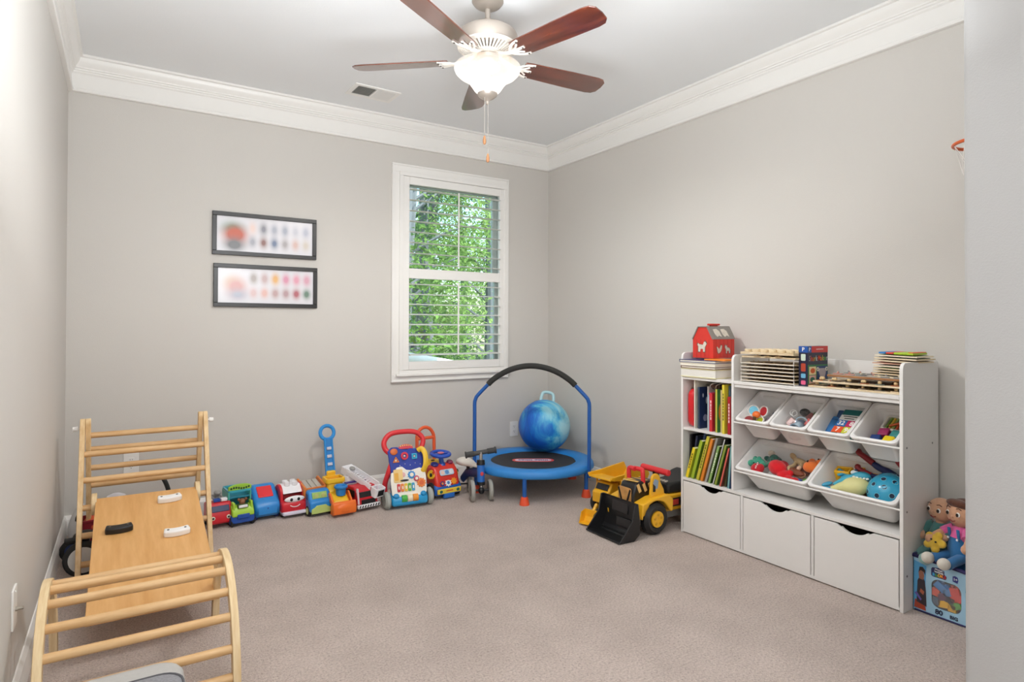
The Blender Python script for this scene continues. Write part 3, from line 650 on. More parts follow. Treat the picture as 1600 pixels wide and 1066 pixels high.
# ------------------------------------------------------------------ on top of the book column
def flat_book(x0, x1, y0, y1, z, t, cover, label, pages=PAGE, yaw=0, spine_left=True):
    b = sthing('flat_book', label, 'book', x0, y0, z, (0, 0, R_(yaw)), 'books lying under the red barn')
    w, d = x1 - x0, y1 - y0; c = min(.004, t * .2)
    m = MB(); m.box((w / 2, d / 2, c / 2), (w, d, c)); m.box((w / 2, d / 2, t - c / 2), (w, d, c)); 
    if spine_left: m.box((c / 2, d / 2, t / 2), (c, d, t))
    m.obj('cover', mat(cover, .4, noise=.08), b)
    MB().box((w / 2, d / 2, t / 2), (w - .006, d - .006, t - 2 * c)).obj('pages', pages, b); return b
zt = .9095
flat_book(.002, .252, -.004, .25, zt, .05, '#e4dda6', 'thick white-paged book at the bottom of the flat stack', mat('#ebe8e0', .8, noise=.04, scale=80), spine_left=False)
flat_book(.004, .25, -.006, .24, zt + .0505, .014, '#6b3b32', 'thin brown and red book second from the bottom of the flat stack')
flat_book(-.002, .252, -.008, .24, zt + .065, .02, '#e9e4d8', 'cream book in the middle of the flat stack', mat('#efe8d8', .8))
flat_book(-.004, .255, -.01, .24, zt + .0855, .015, '#4b4f7c', 'navy-edged book with a lilac cover, under the barn')
o = sthing('orange_pad', 'orange flat activity pad lying beside the red barn', 'book', .17, .0, zt + .101, (0, 0, R_(2)))
MB().box((.07, .06, .004), (.14, .12, .008)).obj('cover', mat('#ee8a2e', .5), o, bevel=.001)
# red wooden barn
RED = mat('#d6372c', .45); PLY = wood('#cdb694', '#e4d3b4', (3, 3, 8)); GREYR = mat('#8d8781', .6)
bn = sthing('toy_barn', 'red wooden shape-sorting barn with animal cut-outs on the book stack', 'toy barn', .045, .05, zt + .1105, (0, 0, R_(0)))
bw_, bd, be, br = .146, .185, .108, .178
gable = [(0, 0), (bw_, 0), (bw_, be), (bw_ * .73, br), (bw_ * .27, br), (0, be)]
for y in (0, bd - .005): MB().prism(gable, .005, TR((0, y + .005, 0), (R_(90), 0, 0))).obj('gable_wall', RED, bn, bevel=.0006)
MB().box((.0025, bd / 2, be / 2), (.005, bd - .01, be)).obj('barn_side', RED, bn); MB().box((bw_ - .0025, bd / 2, be / 2), (.005, bd - .01, be)).obj('barn_side', RED, bn)
MB().box((bw_ / 2, bd / 2, .002), (bw_ - .01, bd - .01, .004)).obj('barn_floor', PLY, bn)
for p, q in (((bw_, be), (bw_ * .73, br)), ((bw_ * .27, br), (0, be))):
    dx, dz = q[0] - p[0], q[1] - p[1]; L = math.hypot(dx, dz)
    MB().box((0, bd / 2, 0), (L, bd + .012, .006)).obj('roof_panel', GREYR, bn, loc=((p[0] + q[0]) / 2, 0, (p[1] + q[1]) / 2), rot=(0, -math.atan2(dz, dx), 0), bevel=.0008)
MB().box((bw_ / 2, bd / 2, br + .002), (bw_ * .46, bd + .012, .005)).obj('roof_panel', GREYR, bn)
MB().box((bw_ / 2, bd / 2, br + .014), (.022, .09, .012)).obj('roof_handle', RED, bn, bevel=.004)
MB().box((bw_ / 2, bd / 2, br + .006), (.012, .06, .006)).obj('handle_post', RED, bn)
HOLE = mat('#d8cfc2', .7, noise=.25, scale=50); BRN = mat('#6b5646', .7)
def animal(pts, s): return [((x - .5) * s, (y - .5) * s) for x, y in pts]
cow = [(.1, .1), (.1, .55), (.0, .7), (.08, .85), (.2, .75), (.6, .7), (.7, .95), (.85, 1.0), (1.0, .8), (.9, .65), (.82, .5), (.8, .1), (.62, .1), (.6, .35), (.35, .35), (.3, .1)]
hen = [(.3, .0), (.15, .2), (.1, .5), (.0, .8), (.2, .7), (.4, .5), (.6, .75), (.7, .95), (.9, .9), (.88, .6), (.75, .3), (.55, .1)]
cat = [(.2, .0), (.2, .4), (.0, .7), (.1, 1.0), (.25, .8), (.35, .95), (.4, .7), (.8, .6), (.95, .3), (.9, .0), (.75, .0), (.7, .3), (.4, .3), (.35, .0)]
for (pts, s, M) in ((cow, .066, TR((bw_ / 2 - .005, -.0002, .062), (R_(90), 0, 0))), (hen, .05, TR((bw_ + .0002, .055, .052), (R_(90), 0, R_(90)))), (cat, .05, TR((bw_ + .0002, .125, .052), (R_(90), 0, R_(90))))):
    MB().prism(animal(pts, s * 1.16), .0006, M).obj('cutout_rim', BRN, bn, smooth=0); MB().prism(animal(pts, s), .0009, M).obj('cutout', HOLE, bn, smooth=0)
for k in range(4):
    MB().box((bw_ * (.2 + .2 * k), -.0003, be / 2), (.0012, .0006, be * .97)).obj('plank_groove', mat('#a3241c', .6), bn)
for k in range(5):
    MB().box((bw_ + .0003, bd * (.14 + .18 * k), be / 2), (.0006, .0012, be * .97)).obj('plank_groove', mat('#a3241c', .6), bn)
dx, dz = bw_ * .73 - bw_, br - be; L = math.hypot(dx, dz); ang = -math.atan2(-dz, -dx)
rp_ = [o_ for o_ in bn.children if o_.name.startswith('roof_panel')][0]
for y in (.055, .12):
    MB().prism(animal([(.05, .1), (.1, .7), (.3, .95), (.6, .8), (.95, .95), (.9, .3), (.6, .05)], .058), .0008, TR((0, y, -.0039), (0, 0, R_(90)))).obj('cutout', HOLE, rp_, smooth=0)
# ------------------------------------------------------------------ wooden puzzle rack, game box, puzzles
WIRE = mat('#e6e1d8', .4); PZ = wood('#cdb389', '#ecdcbf', (4, 10, 10), .6, ns=6); PZD = mat('#6a5238', .7, noise=.2)
rk = sthing('puzzle_rack', 'cream wire rack between the divider and the game box, holding wooden puzzles', 'rack', .40, .02, .909)
rw, rd, rh = .305, .24, .125
for x in (0, rw):
    f = MB()
    f.tube([(x, 0, .003), (x, 0, rh), (x, rd, rh), (x, rd, .003)], .003, 8, closed=True); f.obj('rack_side', WIRE, rk)
for k in range(6):
    z = .012 + k * .0185
    MB().box((rw / 2, rd / 2, z - .0045), (rw + .004, .003, .003)).box((rw / 2, .0, z - .0045), (rw + .004, .005, .0035)).obj('rack_wire', WIRE, rk)
rq = random.Random(9)
def knob_puzzle(lbl, x, y, z, w, d, group, knobs, rot=0, ball=.009, thick=.008):
    p = sthing('wooden_puzzle', lbl, 'puzzle', x, y, z, (0, 0, R_(rot)), group)
    MB().box((w / 2, d / 2, thick / 2), (w, d, thick)).obj('board', PZ, p, bevel=.001)
    for (kx, ky, col) in knobs:
        MB().prism(rrect(.038, .03, .012, 3, kx * w, ky * d), .004, z0=thick).obj('puzzle_piece', mat(col, .5, noise=.2, scale=60), p)
        MB().sph((kx * w, ky * d, .012 + ball * .55), ball * .75, 12, 8).obj('knob', mat('#d9bb8a', .5), p)
    return p
ordn = ['lowest', 'second', 'third', 'fourth', 'fifth', 'topmost']
for k in range(6):
    kn = [(x_ + rq.uniform(-.05, .05), .13, rq.choice(['#4a3826', '#3a2c20', '#54402c'])) for x_ in (.12, .3, .5, .7, .88)]  # dark browns put the shade between the rack levels into the pieces' colour
    knob_puzzle('wooden peg puzzle in the cream rack, %s of its six levels' % ordn[k], .405, .025, .9135 + k * .0185, .295, .225, 'peg puzzles in the rack', kn, ball=.0035, thick=.006)
knob_puzzle('thick plain wooden puzzle lying across the top of the rack', .405, .02, 1.0385, .31, .22, 'puzzles stacked on the rack', [(.5, .02, '#b09468'), (.7, .02, '#b09468'), (.3, .02, '#b09468')], ball=.004)
chunk = sthing('block_puzzle', 'chunky wooden block puzzle topmost on the cream rack', 'puzzle', .40, .015, 1.0565, (0, 0, R_(-1)))
MB().box((.155, .11, .006), (.31, .22, .012)).obj('board', PZ, chunk, bevel=.001)
b0 = None
for i in range(6):
    for j in range(4):
        o = MB().cyl((.03 + i * .05, .025 + j * .055, .012), (.03 + i * .05, .025 + j * .055, .026), .018, seg=14).obj('wooden_block', mat('#e7d2ad', .5, noise=.06), chunk, bevel=.002) if b0 is None else b0.copy()
        if b0 is None: b0 = o
        else: COL.objects.link(o); o.location = (i * .05, j * .055, 0)
# boxed game, "Shark Maker"
gx = sthing('game_box', 'dark navy game box with a shark drawing and lettered title, standing on the shelf top', 'game box', .712, .05, .9095, (0, 0, R_(0)))
gw, gd, gh = .048, .17, .196
NAV = mat('#22243f', .35); 
MB().box((gw / 2, gd / 2, gh / 2), (gw, gd, gh)).obj('box', NAV, gx, bevel=.001)
def patch(name, p, x0, x1, z0, z1, col, face, off=.0004, parent=gx, round_=0):
    """printed patch: face 'f' = front (y = 0), 's' = right-hand side (x = gw)"""
    if face == 'f': M = TR(((x0 + x1) / 2, 0, (z0 + z1) / 2), (R_(90), 0, 0))
    else: M = TR((gw, (x0 + x1) / 2, (z0 + z1) / 2), (R_(90), 0, R_(90)))
    w_, h_ = abs(x1 - x0), abs(z1 - z0)
    pl = rrect(w_, h_, round_) if round_ else [(-w_ / 2, -h_ / 2), (w_ / 2, -h_ / 2), (w_ / 2, h_ / 2), (-w_ / 2, h_ / 2)]
    return MB().prism(pl, off, M).obj(name, mat(col, .4, noise=.02), parent, smooth=0)
patch('print_band', gx, 0, gw, .165, gh, '#2257a8', 'f'); patch('print_band', gx, 0, .03, .165, gh, '#2257a8', 's'); patch('print_band', gx, .03, gd, .165, gh, '#d23a36', 's')
TXT = mat('#f6f4f0', .4)
text('print_letter', 'P', .026, TXT, gx, (gw / 2, -.0008, .18), (R_(90), 0, 0), .0003, .0006); text('print_letter', 'P', .024, TXT, gx, (gw + .0008, .014, .18), (R_(90), 0, R_(90)), .0003, .0006)
MB().box((gw + .0006, .1, .181), (.0006, .06, .003)).obj('print_line', TXT, gx)
patch('print_panel', gx, .0, gd, .0, .105, '#2f7a45', 's'); patch('print_panel', gx, .075, gd - .004, .012, .098, '#1d3f78', 's', .0006)
patch('print_card', gx, .01, .068, .056, .096, '#ead9a8', 's', .0006); patch('print_card', gx, .01, .068, .014, .053, '#e4b9ae', 's', .0006); patch('print_band', gx, 0, .07, .0, .011, '#b0532c', 's', .0006)
MB().sph((gw + .0008, .04, .076), (.0006, .02, .013), 12, 6).obj('print_crab', mat('#d8632e', .5), gx); MB().sph((gw + .0008, .037, .033), (.0006, .02, .012), 12, 6).obj('print_fish', mat('#2f6f5a', .5), gx)
sk = [(.085, .086), (.155, .086), (.15, .06), (.14, .035), (.135, .022), (.15, .028), (.148, .018), (.12, .016), (.105, .04), (.095, .06)]
MB().prism([(p - .12, q - .055) for p, q in sk], .0004, TR((gw + .0006, .12, .055), (R_(90), 0, R_(90)))).obj('print_shark', mat('#b7aeb6', .5), gx, smooth=0)
for y in (.082, .158): MB().torus((gw + .001, y, .082), .008, .0025, 14, 6, rot=(0, R_(90), 0)).obj('print_eye', mat('#e8e2d2', .5), gx)
for i, (ch_, col) in enumerate(zip('Shark', ['#9aa0a6', '#e0584a', '#d9772e', '#d8bd3e', '#cfd2d6'])): text('title_letter', ch_, .038, mat(col, .5), gx, (gw + .0008, .014 + i * .0145, .135), (R_(90), 0, R_(90)), .0003, .0003, sx=.72)
for i, (ch_, col) in enumerate(zip('Maker', ['#e2512f', '#e8852f', '#d9c23e', '#5fae4e', '#c9ccd2'])): text('title_letter', ch_, .038, mat(col, .5), gx, (gw + .0008, .094 + i * .0165, .136), (R_(90), 0, R_(90)), .0003, .0003, sx=.72)
for (z0, z1, c) in ((.125, .158, '#cfe0cf'), (.072, .112, '#b9472f'), (.04, .062, '#6fb3d6'), (.008, .028, '#e0608a')): patch('print_badge', gx, .012, .036, z0, z1, c, 'f', .0005, round_=.005)
# flat pile of peg puzzles
def kn(seed, n, d0=.05, cols=('#8a7a6a', '#c9a877', '#a5623e', '#6f7a72', '#d8c2a0')):
    r = random.Random(seed); return [((i + .5) / n + r.uniform(-.02, .02), r.choice([.09, .09, .3, .5, .7]), r.choice(cols)) for i in range(n)] + [((i + .5) / n, d0 + .03, r.choice(cols)) for i in range(n)]
knob_puzzle('plain wooden peg puzzle at the bottom of the flat pile by the end panel', .762, .05, .9095, .43, .24, 'peg puzzles in the flat pile', kn(1, 6), ball=.009)
knob_puzzle('wooden peg puzzle with ball knobs in the middle of the flat pile', .79, .04, .9355, .40, .24, 'peg puzzles in the flat pile', kn(2, 6), ball=.012, rot=1)
p3 = sthing('wooden_puzzle', 'brown-edged puzzle with grey pieces on top of the flat pile', 'puzzle', .85, .06, .9655, (0, 0, R_(-1)), 'peg puzzles in the flat pile')
MB().box((.17, .11, .005), (.34, .22, .010)).obj('board', wood('#8a5a34', '#b07d4e', (4, 10, 10)), p3, bevel=.001)
MB().box((.17, .11, .0105), (.33, .21, .001)).obj('puzzle_picture', mat('#a9a39a', .5, noise=.35, scale=40), p3)
r5 = random.Random(5)
for k in range(11):
    px, py = .03 + (k % 6) * .055, .04 + (k // 6) * .09
    q = MB().prism(rrect(.042, .034, .012, 3, px, py), .004, z0=.011).obj('puzzle_piece', mat(r5.choice(['#77787a', '#b5aca0', '#c98f80', '#8f948c']), .5, noise=.3, scale=70), p3)
    MB().sph((px, py, .0195), .0055, 10, 6).obj('knob', mat(r5.choice(['#8c8c8c', '#cfc3ae', '#c08f82']), .5), q)
# tall pile of thin board puzzles at the near end
zc = .9775
cards = [('#e2d3b4', '#3d3a35', .34), ('#dcc8a4', '#57503f', .3), ('#e6d8bb', '#413c2c', .32), ('#ddcba8', '#6fae3c', .2), ('#e7d9c0', '#2e2d2b', .3), ('#dcb7a2', '#b34a40', .2), ('#e3d2b2', '#4e3230', .25), ('#e5d5b5', '#3c6450', .3), ('#e9dcc4', '#6f8f3a', .25)]
nm = ['lowest', 'second', 'third', 'fourth, green-topped', 'fifth', 'sixth, red-edged', 'seventh', 'eighth', 'ninth, highest']
for i, (c, top, k) in enumerate(cards):
    w_ = (.138 if i < 6 else .168) + .004 * ((i * 5) % 3); off = .004 * ((i * 3) % 4)
    t = sthing('board_puzzle', 'thin board puzzle in the tall pile by the end panel, %s' % nm[i], 'puzzle', 1.049 - off + (.004 if i > 5 else 0), .09 + off, zc + i * .0118, (0, R_(1.5), R_(3 * ((i * 7) % 3 - 1))), 'board puzzles in the tall pile')
    MB().box((w_ / 2, .085, .003), (w_, .17, .006)).obj('board', mat(c, .6, noise=.08, scale=30), t, bevel=.0008)
    MB().box((w_ / 2, .085, .0065), (w_ - .03, .14, .002)).obj('puzzle_picture', mat(top, .6, noise=.3, scale=30), t)
t = sthing('bright_puzzle', 'round-edged puzzle in blue, red and lime lying on top of the tall pile', 'puzzle', 1.07, .09, zc + 9 * .0118 - .001, (0, R_(1.5), R_(4)))
for i, (c, x0, x1) in enumerate((('#2f7fc4', 0, .03), ('#d8432f', .03, .062), ('#a8c92f', .062, .14))):
    MB().box(((x0 + x1) / 2, .075, .004), (x1 - x0 - .001, .15, .008 if i < 2 else .009)).obj('puzzle_piece', mat(c, .45), t, bevel=.002)
MB().box((.128, .075, .0095), (.02, .14, .004)).obj('puzzle_piece', mat('#e2672f', .45), t, bevel=.001)
# ------------------------------------------------------------------ wooden climbing set on the left
BIRCH = wood('#c89a62', '#e6c393', (1.5, 14, 14), .5); BIRCHZ = wood('#d3ab74', '#ecd0a2', (14, 14, 1.5), .5); BEECH = wood('#d39a58', '#e9b87a', (9, 1.1, 9), .42, ns=2.2)
PLYEDGE = wood('#d9b988', '#efd9b0', (30, 3, 3), .6)
BLK = mat('#1c1b1b', .45); WHITE = mat('#f1f0ee', .35, noise=.01); BOLT = mat('#6d6a66', .35, .8)
tri = thing('climbing_triangle', 'wooden climbing triangle with round rungs in the back left corner', 'climbing frame', (.385, 3.77, 0))
# local: y=0 at the hinge line
TX0, TX1 = -.288, .288
def leg_bar(name, x, p0, p1, parent, w=.048, t=.022):
    (y0, z0), (y1, z1) = p0, p1; dy, dz = y1 - y0, z1 - z0; L = math.hypot(dy, dz)
    pts = [(w / 2, 0), (w / 2, L)] + arc(0, L, w / 2, 0, 180, 8)[1:-1] + [(-w / 2, L), (-w / 2, 0)]
    M = TR((x, y0, z0), (-math.atan2(dy, dz), 0, 0)) @ Matrix(((0, 0, 1, -t / 2), (1, 0, 0, 0), (0, 1, 0, 0), (0, 0, 0, 1)))
    return MB().prism(pts, t, M).obj(name, BIRCHZ, parent, bevel=.002)
for x in (TX0 + .011, TX1 - .011):
    leg_bar('front_leg', x, (-.318, 0), (0, .70), tri)
for x in (TX0 + .034, TX1 - .034):
    leg_bar('rear_leg', x, (.20, .0), (0, .70), tri)
def rung(y, z, x0, x1, parent, r=.0145): MB().cyl((x0, y, z), (x1, y, z), r, seg=18).obj('rung', BIRCH, parent)
for z in (.08, .198, .316, .437, .555): rung(-.318 * (1 - z / .70), z, TX0 + .005, TX1 - .005, tri)
for z in (.13, .25, .365, .46, .56, .635): rung(.20 * (1 - z / .70), z, TX0 + .03, TX1 - .03, tri)
for s in (-1, 1):
    MB().cyl((s * .288, 0, .675), (s * .30, 0, .675), .006, seg=10).cyl((s * .298, 0, .675), (s * .318, 0, .675), .013, .011, seg=14).obj('hinge_knob', WHITE, tri)
# ramp board hooked on the triangle's third rung, lower end resting on the arch
rmp = thing('climbing_ramp', 'wooden climbing ramp with one black and two white grips', 'climbing ramp', (.388, 3.608, .352), rot=(R_(12.2), 0, R_(0)))
RW, RL = .436, .985
MB().box((0, -RL / 2, -.009), (RW, RL, .018)).obj('ramp_board', BEECH, rmp, bevel=.002)
for s in (-1, 1):
    hk = [(0.03 * math.cos(R_(a)) , .03 * math.sin(R_(a))) for a in range(-60, 241, 20)]
    hk = arc(0, 0, .052, -50, 230, 20) + arc(0, 0, .0165, 230, -50, 12)
    MB().prism(hk, .022, TR((s * (RW / 2 + .006) - .011, .004, -.030)) @ Matrix(((0, 0, 1, 0), (1, 0, 0, 0), (0, 1, 0, 0), (0, 0, 0, 1)))).obj('ramp_hook', PLYEDGE, rmp, bevel=.002)
def grip(x, y, m, rz):
    out = arc(0, .11, .145, -112, -68, 10); inn = arc(0, .12, .118, -66, -114, 10)
    g = MB().prism(out + inn, .030, TR((x, y, 0), (0, 0, R_(rz)))).obj('climbing_grip', m, rmp, bevel=.007, segs=3)
    for s in (-1, 1): MB().cyl((x + s * .034 * math.cos(R_(rz)), y - .012 + s * .034 * math.sin(R_(rz)), .029), (x + s * .034 * math.cos(R_(rz)), y - .012 + s * .034 * math.sin(R_(rz)), .0312), .005, seg=10).obj('grip_bolt', BOLT, g)
grip(.088, -.115, WHITE, 6); grip(-.12, -.35, BLK, 2); grip(.10, -.455, WHITE, 3)
# arch
AY, AA, AB = 2.46, .30, .372
ar = thing('climbing_arch', 'wooden climbing arch with round rungs nearest the camera', 'climbing frame', (.338, AY, 0), R_(0))
def arch_pt(t, a, b): return (a * math.cos(t), b * math.sin(t))
for s in (-1, 1):
    o = [arch_pt(PI * k / 40, AA, AB) for k in range(41)]; i_ = [arch_pt(PI * k / 40, AA - .047, AB - .047) for k in range(40, -1, -1)]
    MB().prism(o + i_, .024, TR((s * .262 - .012, 0, 0)) @ Matrix(((0, 0, 1, 0), (1, 0, 0, 0), (0, 1, 0, 0), (0, 0, 0, 1))), 0).obj('arch_side', PLYEDGE, ar, bevel=.002, smooth=.4)
for deg in (19.5, 75, 92, 108, 125, 140.5, 157.5, 172):
    y, z = arch_pt(R_(deg), AA - .0235, AB - .0235); rung(y, max(z, .03), -.255, .255, ar, .0145)
# grey cushioned seat, only its far corner in view
cu = thing('toddler_seat', 'low light grey upholstered seat with a darker speckled top panel, bottom left corner', 'seat', (.224, 1.822, 0), R_(0))
GREY = mat('#b9b7b3', .9, noise=.06, scale=90, bump=.3, bscale=400); BOUC = mat('#8f8f93', .95, noise=.35, scale=160, bump=.8, bscale=260)
MB().loft([[(px * s_, py * s_, z) for px, py in rrect(.434, .66, .07, 6)] for z, s_ in ((0, .97), (.02, 1), (.14, 1), (.168, .985), (.180, .95), (.1835, .9))]).obj('seat_body', GREY, cu, smooth=1.0)
MB().loft([[(px * s_, py * s_, z) for px, py in rrect(.40, .54, .06, 6, .006, -.04)] for z, s_ in ((.178, 1), (.184, .995), (.1875, .97), (.189, .9))]).obj('seat_panel', BOUC, cu, smooth=1.0)
MB().tube([(px, py , .1845) for px, py in rrect(.402, .542, .061, 6, .006, -.04)], .0035, 8, True).obj('piping', mat('#5d5c60', .8), cu)

# ------------------------------------------------------------------ things behind the climbing triangle
RUB = mat('#232323', .7); CHR = mat('#c8c6c2', .25, .8)
tk = thing('toy_tricycle', 'dark toddler tricycle with a white-hubbed wheel behind the climbing triangle', 'tricycle', (.115, 3.66, 0), R_(80))
def wheel(name, c, r, w, parent, tm, hm, axis='x', hub=.6, hubname='hub', seg=28):
    """a tyre and a hub disc, axle along local x"""
    M = TR(c, (0, R_(90), 0)) if axis == 'x' else TR(c, (R_(90), 0, 0))
    e = w * .28
    t = MB().lathe([(r * .55, -w / 2 + e * .3), (r * .80, -w / 2), (r - e, -w / 2), (r, -w / 2 + e), (r, w / 2 - e), (r - e, w / 2), (r * .80, w / 2), (r * .55, w / 2 - e * .3)], seg, M, cap=False).obj(name, tm, parent, smooth=.7)
    MB().lathe([(1e-3, -w / 2 + e * .2), (r * hub * .5, -w / 2 - .001), (r * hub, -w / 2 + .001), (r * hub, w / 2 - .001), (r * hub * .5, w / 2 + .001), (1e-3, w / 2 - e * .2)], seg, M, cap=False).obj(hubname, hm, t, smooth=.6)
    return t
wheel('wheel', (-.1, -.03, .085), .085, .035, tk, RUB, mat('#d4d2ce', .4), hub=.72); wheel('wheel', (.13, .065, .06), .06, .03, tk, RUB, mat('#2d3a6a', .4)); wheel('wheel', (.13, -.085, .06), .06, .03, tk, RUB, mat('#2d3a6a', .4))
MB().tube(spline([(-.1, .0, .09), (-.07, 0, .16), (.02, 0, .13), (.13, 0, .07)], 5), .014, 8).cyl((.13, -.085, .06), (.13, .065, .06), .008).cyl((-.1, -.05, .085), (-.1, .02, .085), .007).obj('frame', BLK, tk)
MB().sph((.03, 0, .16), (.07, .045, .02)).obj('saddle', BLK, tk)
MB().cyl((-.085, -.05, .175), (-.085, .05, .175), .012).cyl((-.095, 0, .12), (-.085, 0, .175), .011).obj('handlebar', BLK, tk)
bk = thing('toy_basket', 'dark red toy basket holding an orange ball behind the climbing ramp', 'basket', (.147, 3.93, 0), R_(10))
MB().loft([[(px * s_, py * s_, z) for px, py in rrect(.13, .11, .025, 4)] for z, s_ in ((0, .75), (.17, 1), (.172, 1.1), (.182, 1.1), (.182, .98), (.16, .95), (.01, .7))]).obj('basket_shell', mat('#8e1f2e', .45), bk, smooth=.5)
MB().tube([(-.07, 0, .175)] + [(.07 * math.cos(R_(a_)), 0, .175 + .07 * math.sin(R_(a_))) for a_ in range(165, 0, -15)] + [(.07, 0, .175)], .007, 8).obj('basket_handle', BLK, bk)
ob = thing('orange_ball', 'small orange ball in the dark red basket', 'ball', (.147, 3.92, .147)); MB().sph((0, 0, 0), .045, 20, 14).obj('ball_shell', mat('#e0623a', .5), ob)
wbg = thing('plastic_bag', 'crumpled white plastic bag in the back left corner', 'bag', (.085, 4.17, 0))
rr = random.Random(3); rings = []
for z, s_ in ((.0, .5), (.02, .95), (.07, 1.1), (.12, .9), (.16, .55), (.185, .25), (.21, .32)):
    rings.append([((.06 * s_ + rr.uniform(-.008, .008)) * math.cos(2 * PI * k / 14), (.07 * s_ + rr.uniform(-.008, .008)) * math.sin(2 * PI * k / 14), z + rr.uniform(-.006, .006) * (z > 0)) for k in range(14)])
MB().loft(rings).obj('bag_film', mat('#e6e5e4', .3), wbg, smooth=.9, sub=1)
pole = thing('push_bar', 'black curved toy push bar leaning by the back wall outlet', 'push bar', (.50, 4.02, 0), R_(-28))
MB().tube(spline([(.02, -.02, .006), (.015, 0, .14), (.0, 0, .26), (-.035, 0, .335), (-.055, 0, .345)], 6), [.012] * 18 + [.016] * 7, 12).obj('bar_grip', mat('#23292a', .6), pole)
MB().lathe([(.05, 0), (.05, .01), (.02, .018), (.012, .03)], 20, TR((.02, -.02, 0))).obj('bar_foot', mat('#23292a', .6), pole)
plc = thing('white_toy_dome', 'white toy dome with small dots peeping over the climbing ramp', 'toy', (.25, 4.12, 0))
MB().lathe([(.06, 0), (.065, .05), (.065, .17), (.06, .21), (.045, .236), (.02, .248), (1e-3, .25)], 22).obj('dome', mat('#e3e1e6', .4), plc)
for k in range(5): MB().sph((.058 * math.cos(R_(200 + k * 32)), .058 * math.sin(R_(200 + k * 32)), .215), .006, 8, 6).obj('dot', mat('#7d6a92', .5), plc)

# ------------------------------------------------------------------ row of toy vehicles along the back wall (front = local -y)
def SIDE(w): return TR((-w / 2, 0, 0)) @ Matrix(((0, 0, 1, 0), (1, 0, 0, 0), (0, 1, 0, 0), (0, 0, 0, 1)))
def prof_body(name, pts, w, m, parent, bevel=.01, segs=3, x=0): return MB().prism(pts, w, TR((x, 0, 0)) @ SIDE(w)).obj(name, m, parent, bevel=bevel, segs=segs)
def four(parent, xs, ys, r, w, tm, hm, hub=.6):
    for x in (-xs, xs):
        for y in ys: wheel('wheel', (x, y, r), r, w, parent, tm, hm, hub=hub)
TY = RUB; Rd = mat('#cf2430', .32); Bl = mat('#2b86cf', .32); Yl = mat('#f3c12c', .35); Or = mat('#f0742a', .35); Lm = mat('#a6cf3a', .35); Dbl = mat('#1f4fa6', .35); Wh = mat('#f0eff2', .35); Gy = mat('#9b9a97', .4); Teal = mat('#3fa6b8', .35)
GLS = mat('#24345e', .15); BKP = mat('#1b1b1e', .4)
# 1 small red fire truck
t1 = thing('toy_fire_truck', 'small red toy fire truck with a blue windscreen beside the climbing triangle', 'toy truck', (.765, 4.06, 0), R_(4))
prof_body('truck_body', [(-.085, .025), (.09, .025), (.09, .13), (.0, .135), (-.055, .15), (-.08, .10), (-.088, .06)], .128, Rd, t1, .014)
MB().box((0, -.0705, .113), (.095, .012, .036), (R_(-27), 0, 0)).obj('windscreen', GLS, t1, bevel=.003)
for s in (-1, 1): MB().box((s * .0645, -.03, .11), (.003, .045, .035)).obj('side_window', GLS, t1, bevel=.001); MB().sph((s * .042, -.0875, .065), (.012, .005, .012)).obj('headlight', mat('#efe9d8', .3), t1); 
MB().sph((.042, -.092, .066), (.006, .003, .006)).sph((-.042, -.092, .066), (.006, .003, .006)).obj('headlight_ring', BKP, t1)
MB().box((-.015, -.035, .158), (.035, .03, .018)).obj('siren_blue', Dbl, t1, bevel=.003); MB().box((.025, -.035, .158), (.035, .03, .018)).obj('siren_white', Wh, t1, bevel=.003)
for k in range(5): MB().box((.0, .01 + k * .022, .158), (.05, .006, .006)).obj('ladder_rung', Gy, t1)
for s in (-1, 1): MB().box((s * .025, .05, .158), (.008, .12, .012)).obj('ladder_rail', Gy, t1)
MB().cyl((0, .03, .135), (0, .03, .185), .014).sph((0, .02, .188), (.02, .03, .014)).obj('water_gun', Gy, t1)
four(t1, .055, (-.05, .055), .029, .022, TY, Gy)
# 2 green and blue camper with an open back
t2 = thing('toy_camper', 'lime and blue toy camper truck with an open teal back', 'toy truck', (.882, 4.03, 0), R_(6))
MB().box((0, .02, .045), (.135, .2, .05)).obj('chassis', Dbl, t2, bevel=.008)
prof_body('cab', [(-.085, .06), (.0, .06), (.0, .085), (-.03, .125), (-.06, .115), (-.082, .085)], .125, Lm, t2, .008)
for s in (-1, 1): MB().box((s * .05, -.045, .12), (.014, .05, .045)).obj('roll_post', Lm, t2, bevel=.005)
MB().box((0, -.084, .062), (.07, .012, .026)).obj('bumper', Dbl, t2, bevel=.004)
MB().box((0, -.058, .118), (.06, .03, .022)).obj('seat_pit', mat('#3d5a2a', .5), t2, bevel=.003)
fg = MB(); fg.sph((0, -.05, .142), (.018, .018, .018)).sph((0, -.05, .116), (.02, .018, .022)); fg.obj('driver', mat('#8a5a3c', .6), t2); MB().sph((-.02, -.052, .155), .009).sph((.02, -.052, .155), .009).obj('driver_ear', mat('#7a4b30', .6), t2); MB().box((0, -.074, .118), (.05, .01, .016)).obj('dashboard', Wh, t2, bevel=.003)
MB().hollow(rrect(.135, .155, .02, 4, 0, .07 - .0), rrect(.115, .135, .014, 4, 0, .07), .012, TR((0, .04, .19), (0, 0, 0)) @ TR((0, -.04, 0))).obj('camper_rim', Teal, t2)
for s in (-1, 1): MB().box((s * .062, .075, .125), (.01, .15, .13)).obj('camper_side', mat('#53b7a8', .35), t2, bevel=.004)
MB().box((0, .145, .125), (.13, .01, .13)).obj('camper_back', Teal, t2, bevel=.003)
MB().box((0, .07, .07), (.12, .14, .012)).obj('camper_floor', Teal, t2); MB().box((0, .07, .155), (.116, .12, .008)).obj('camper_shelf', mat('#2f8fa8', .35), t2)
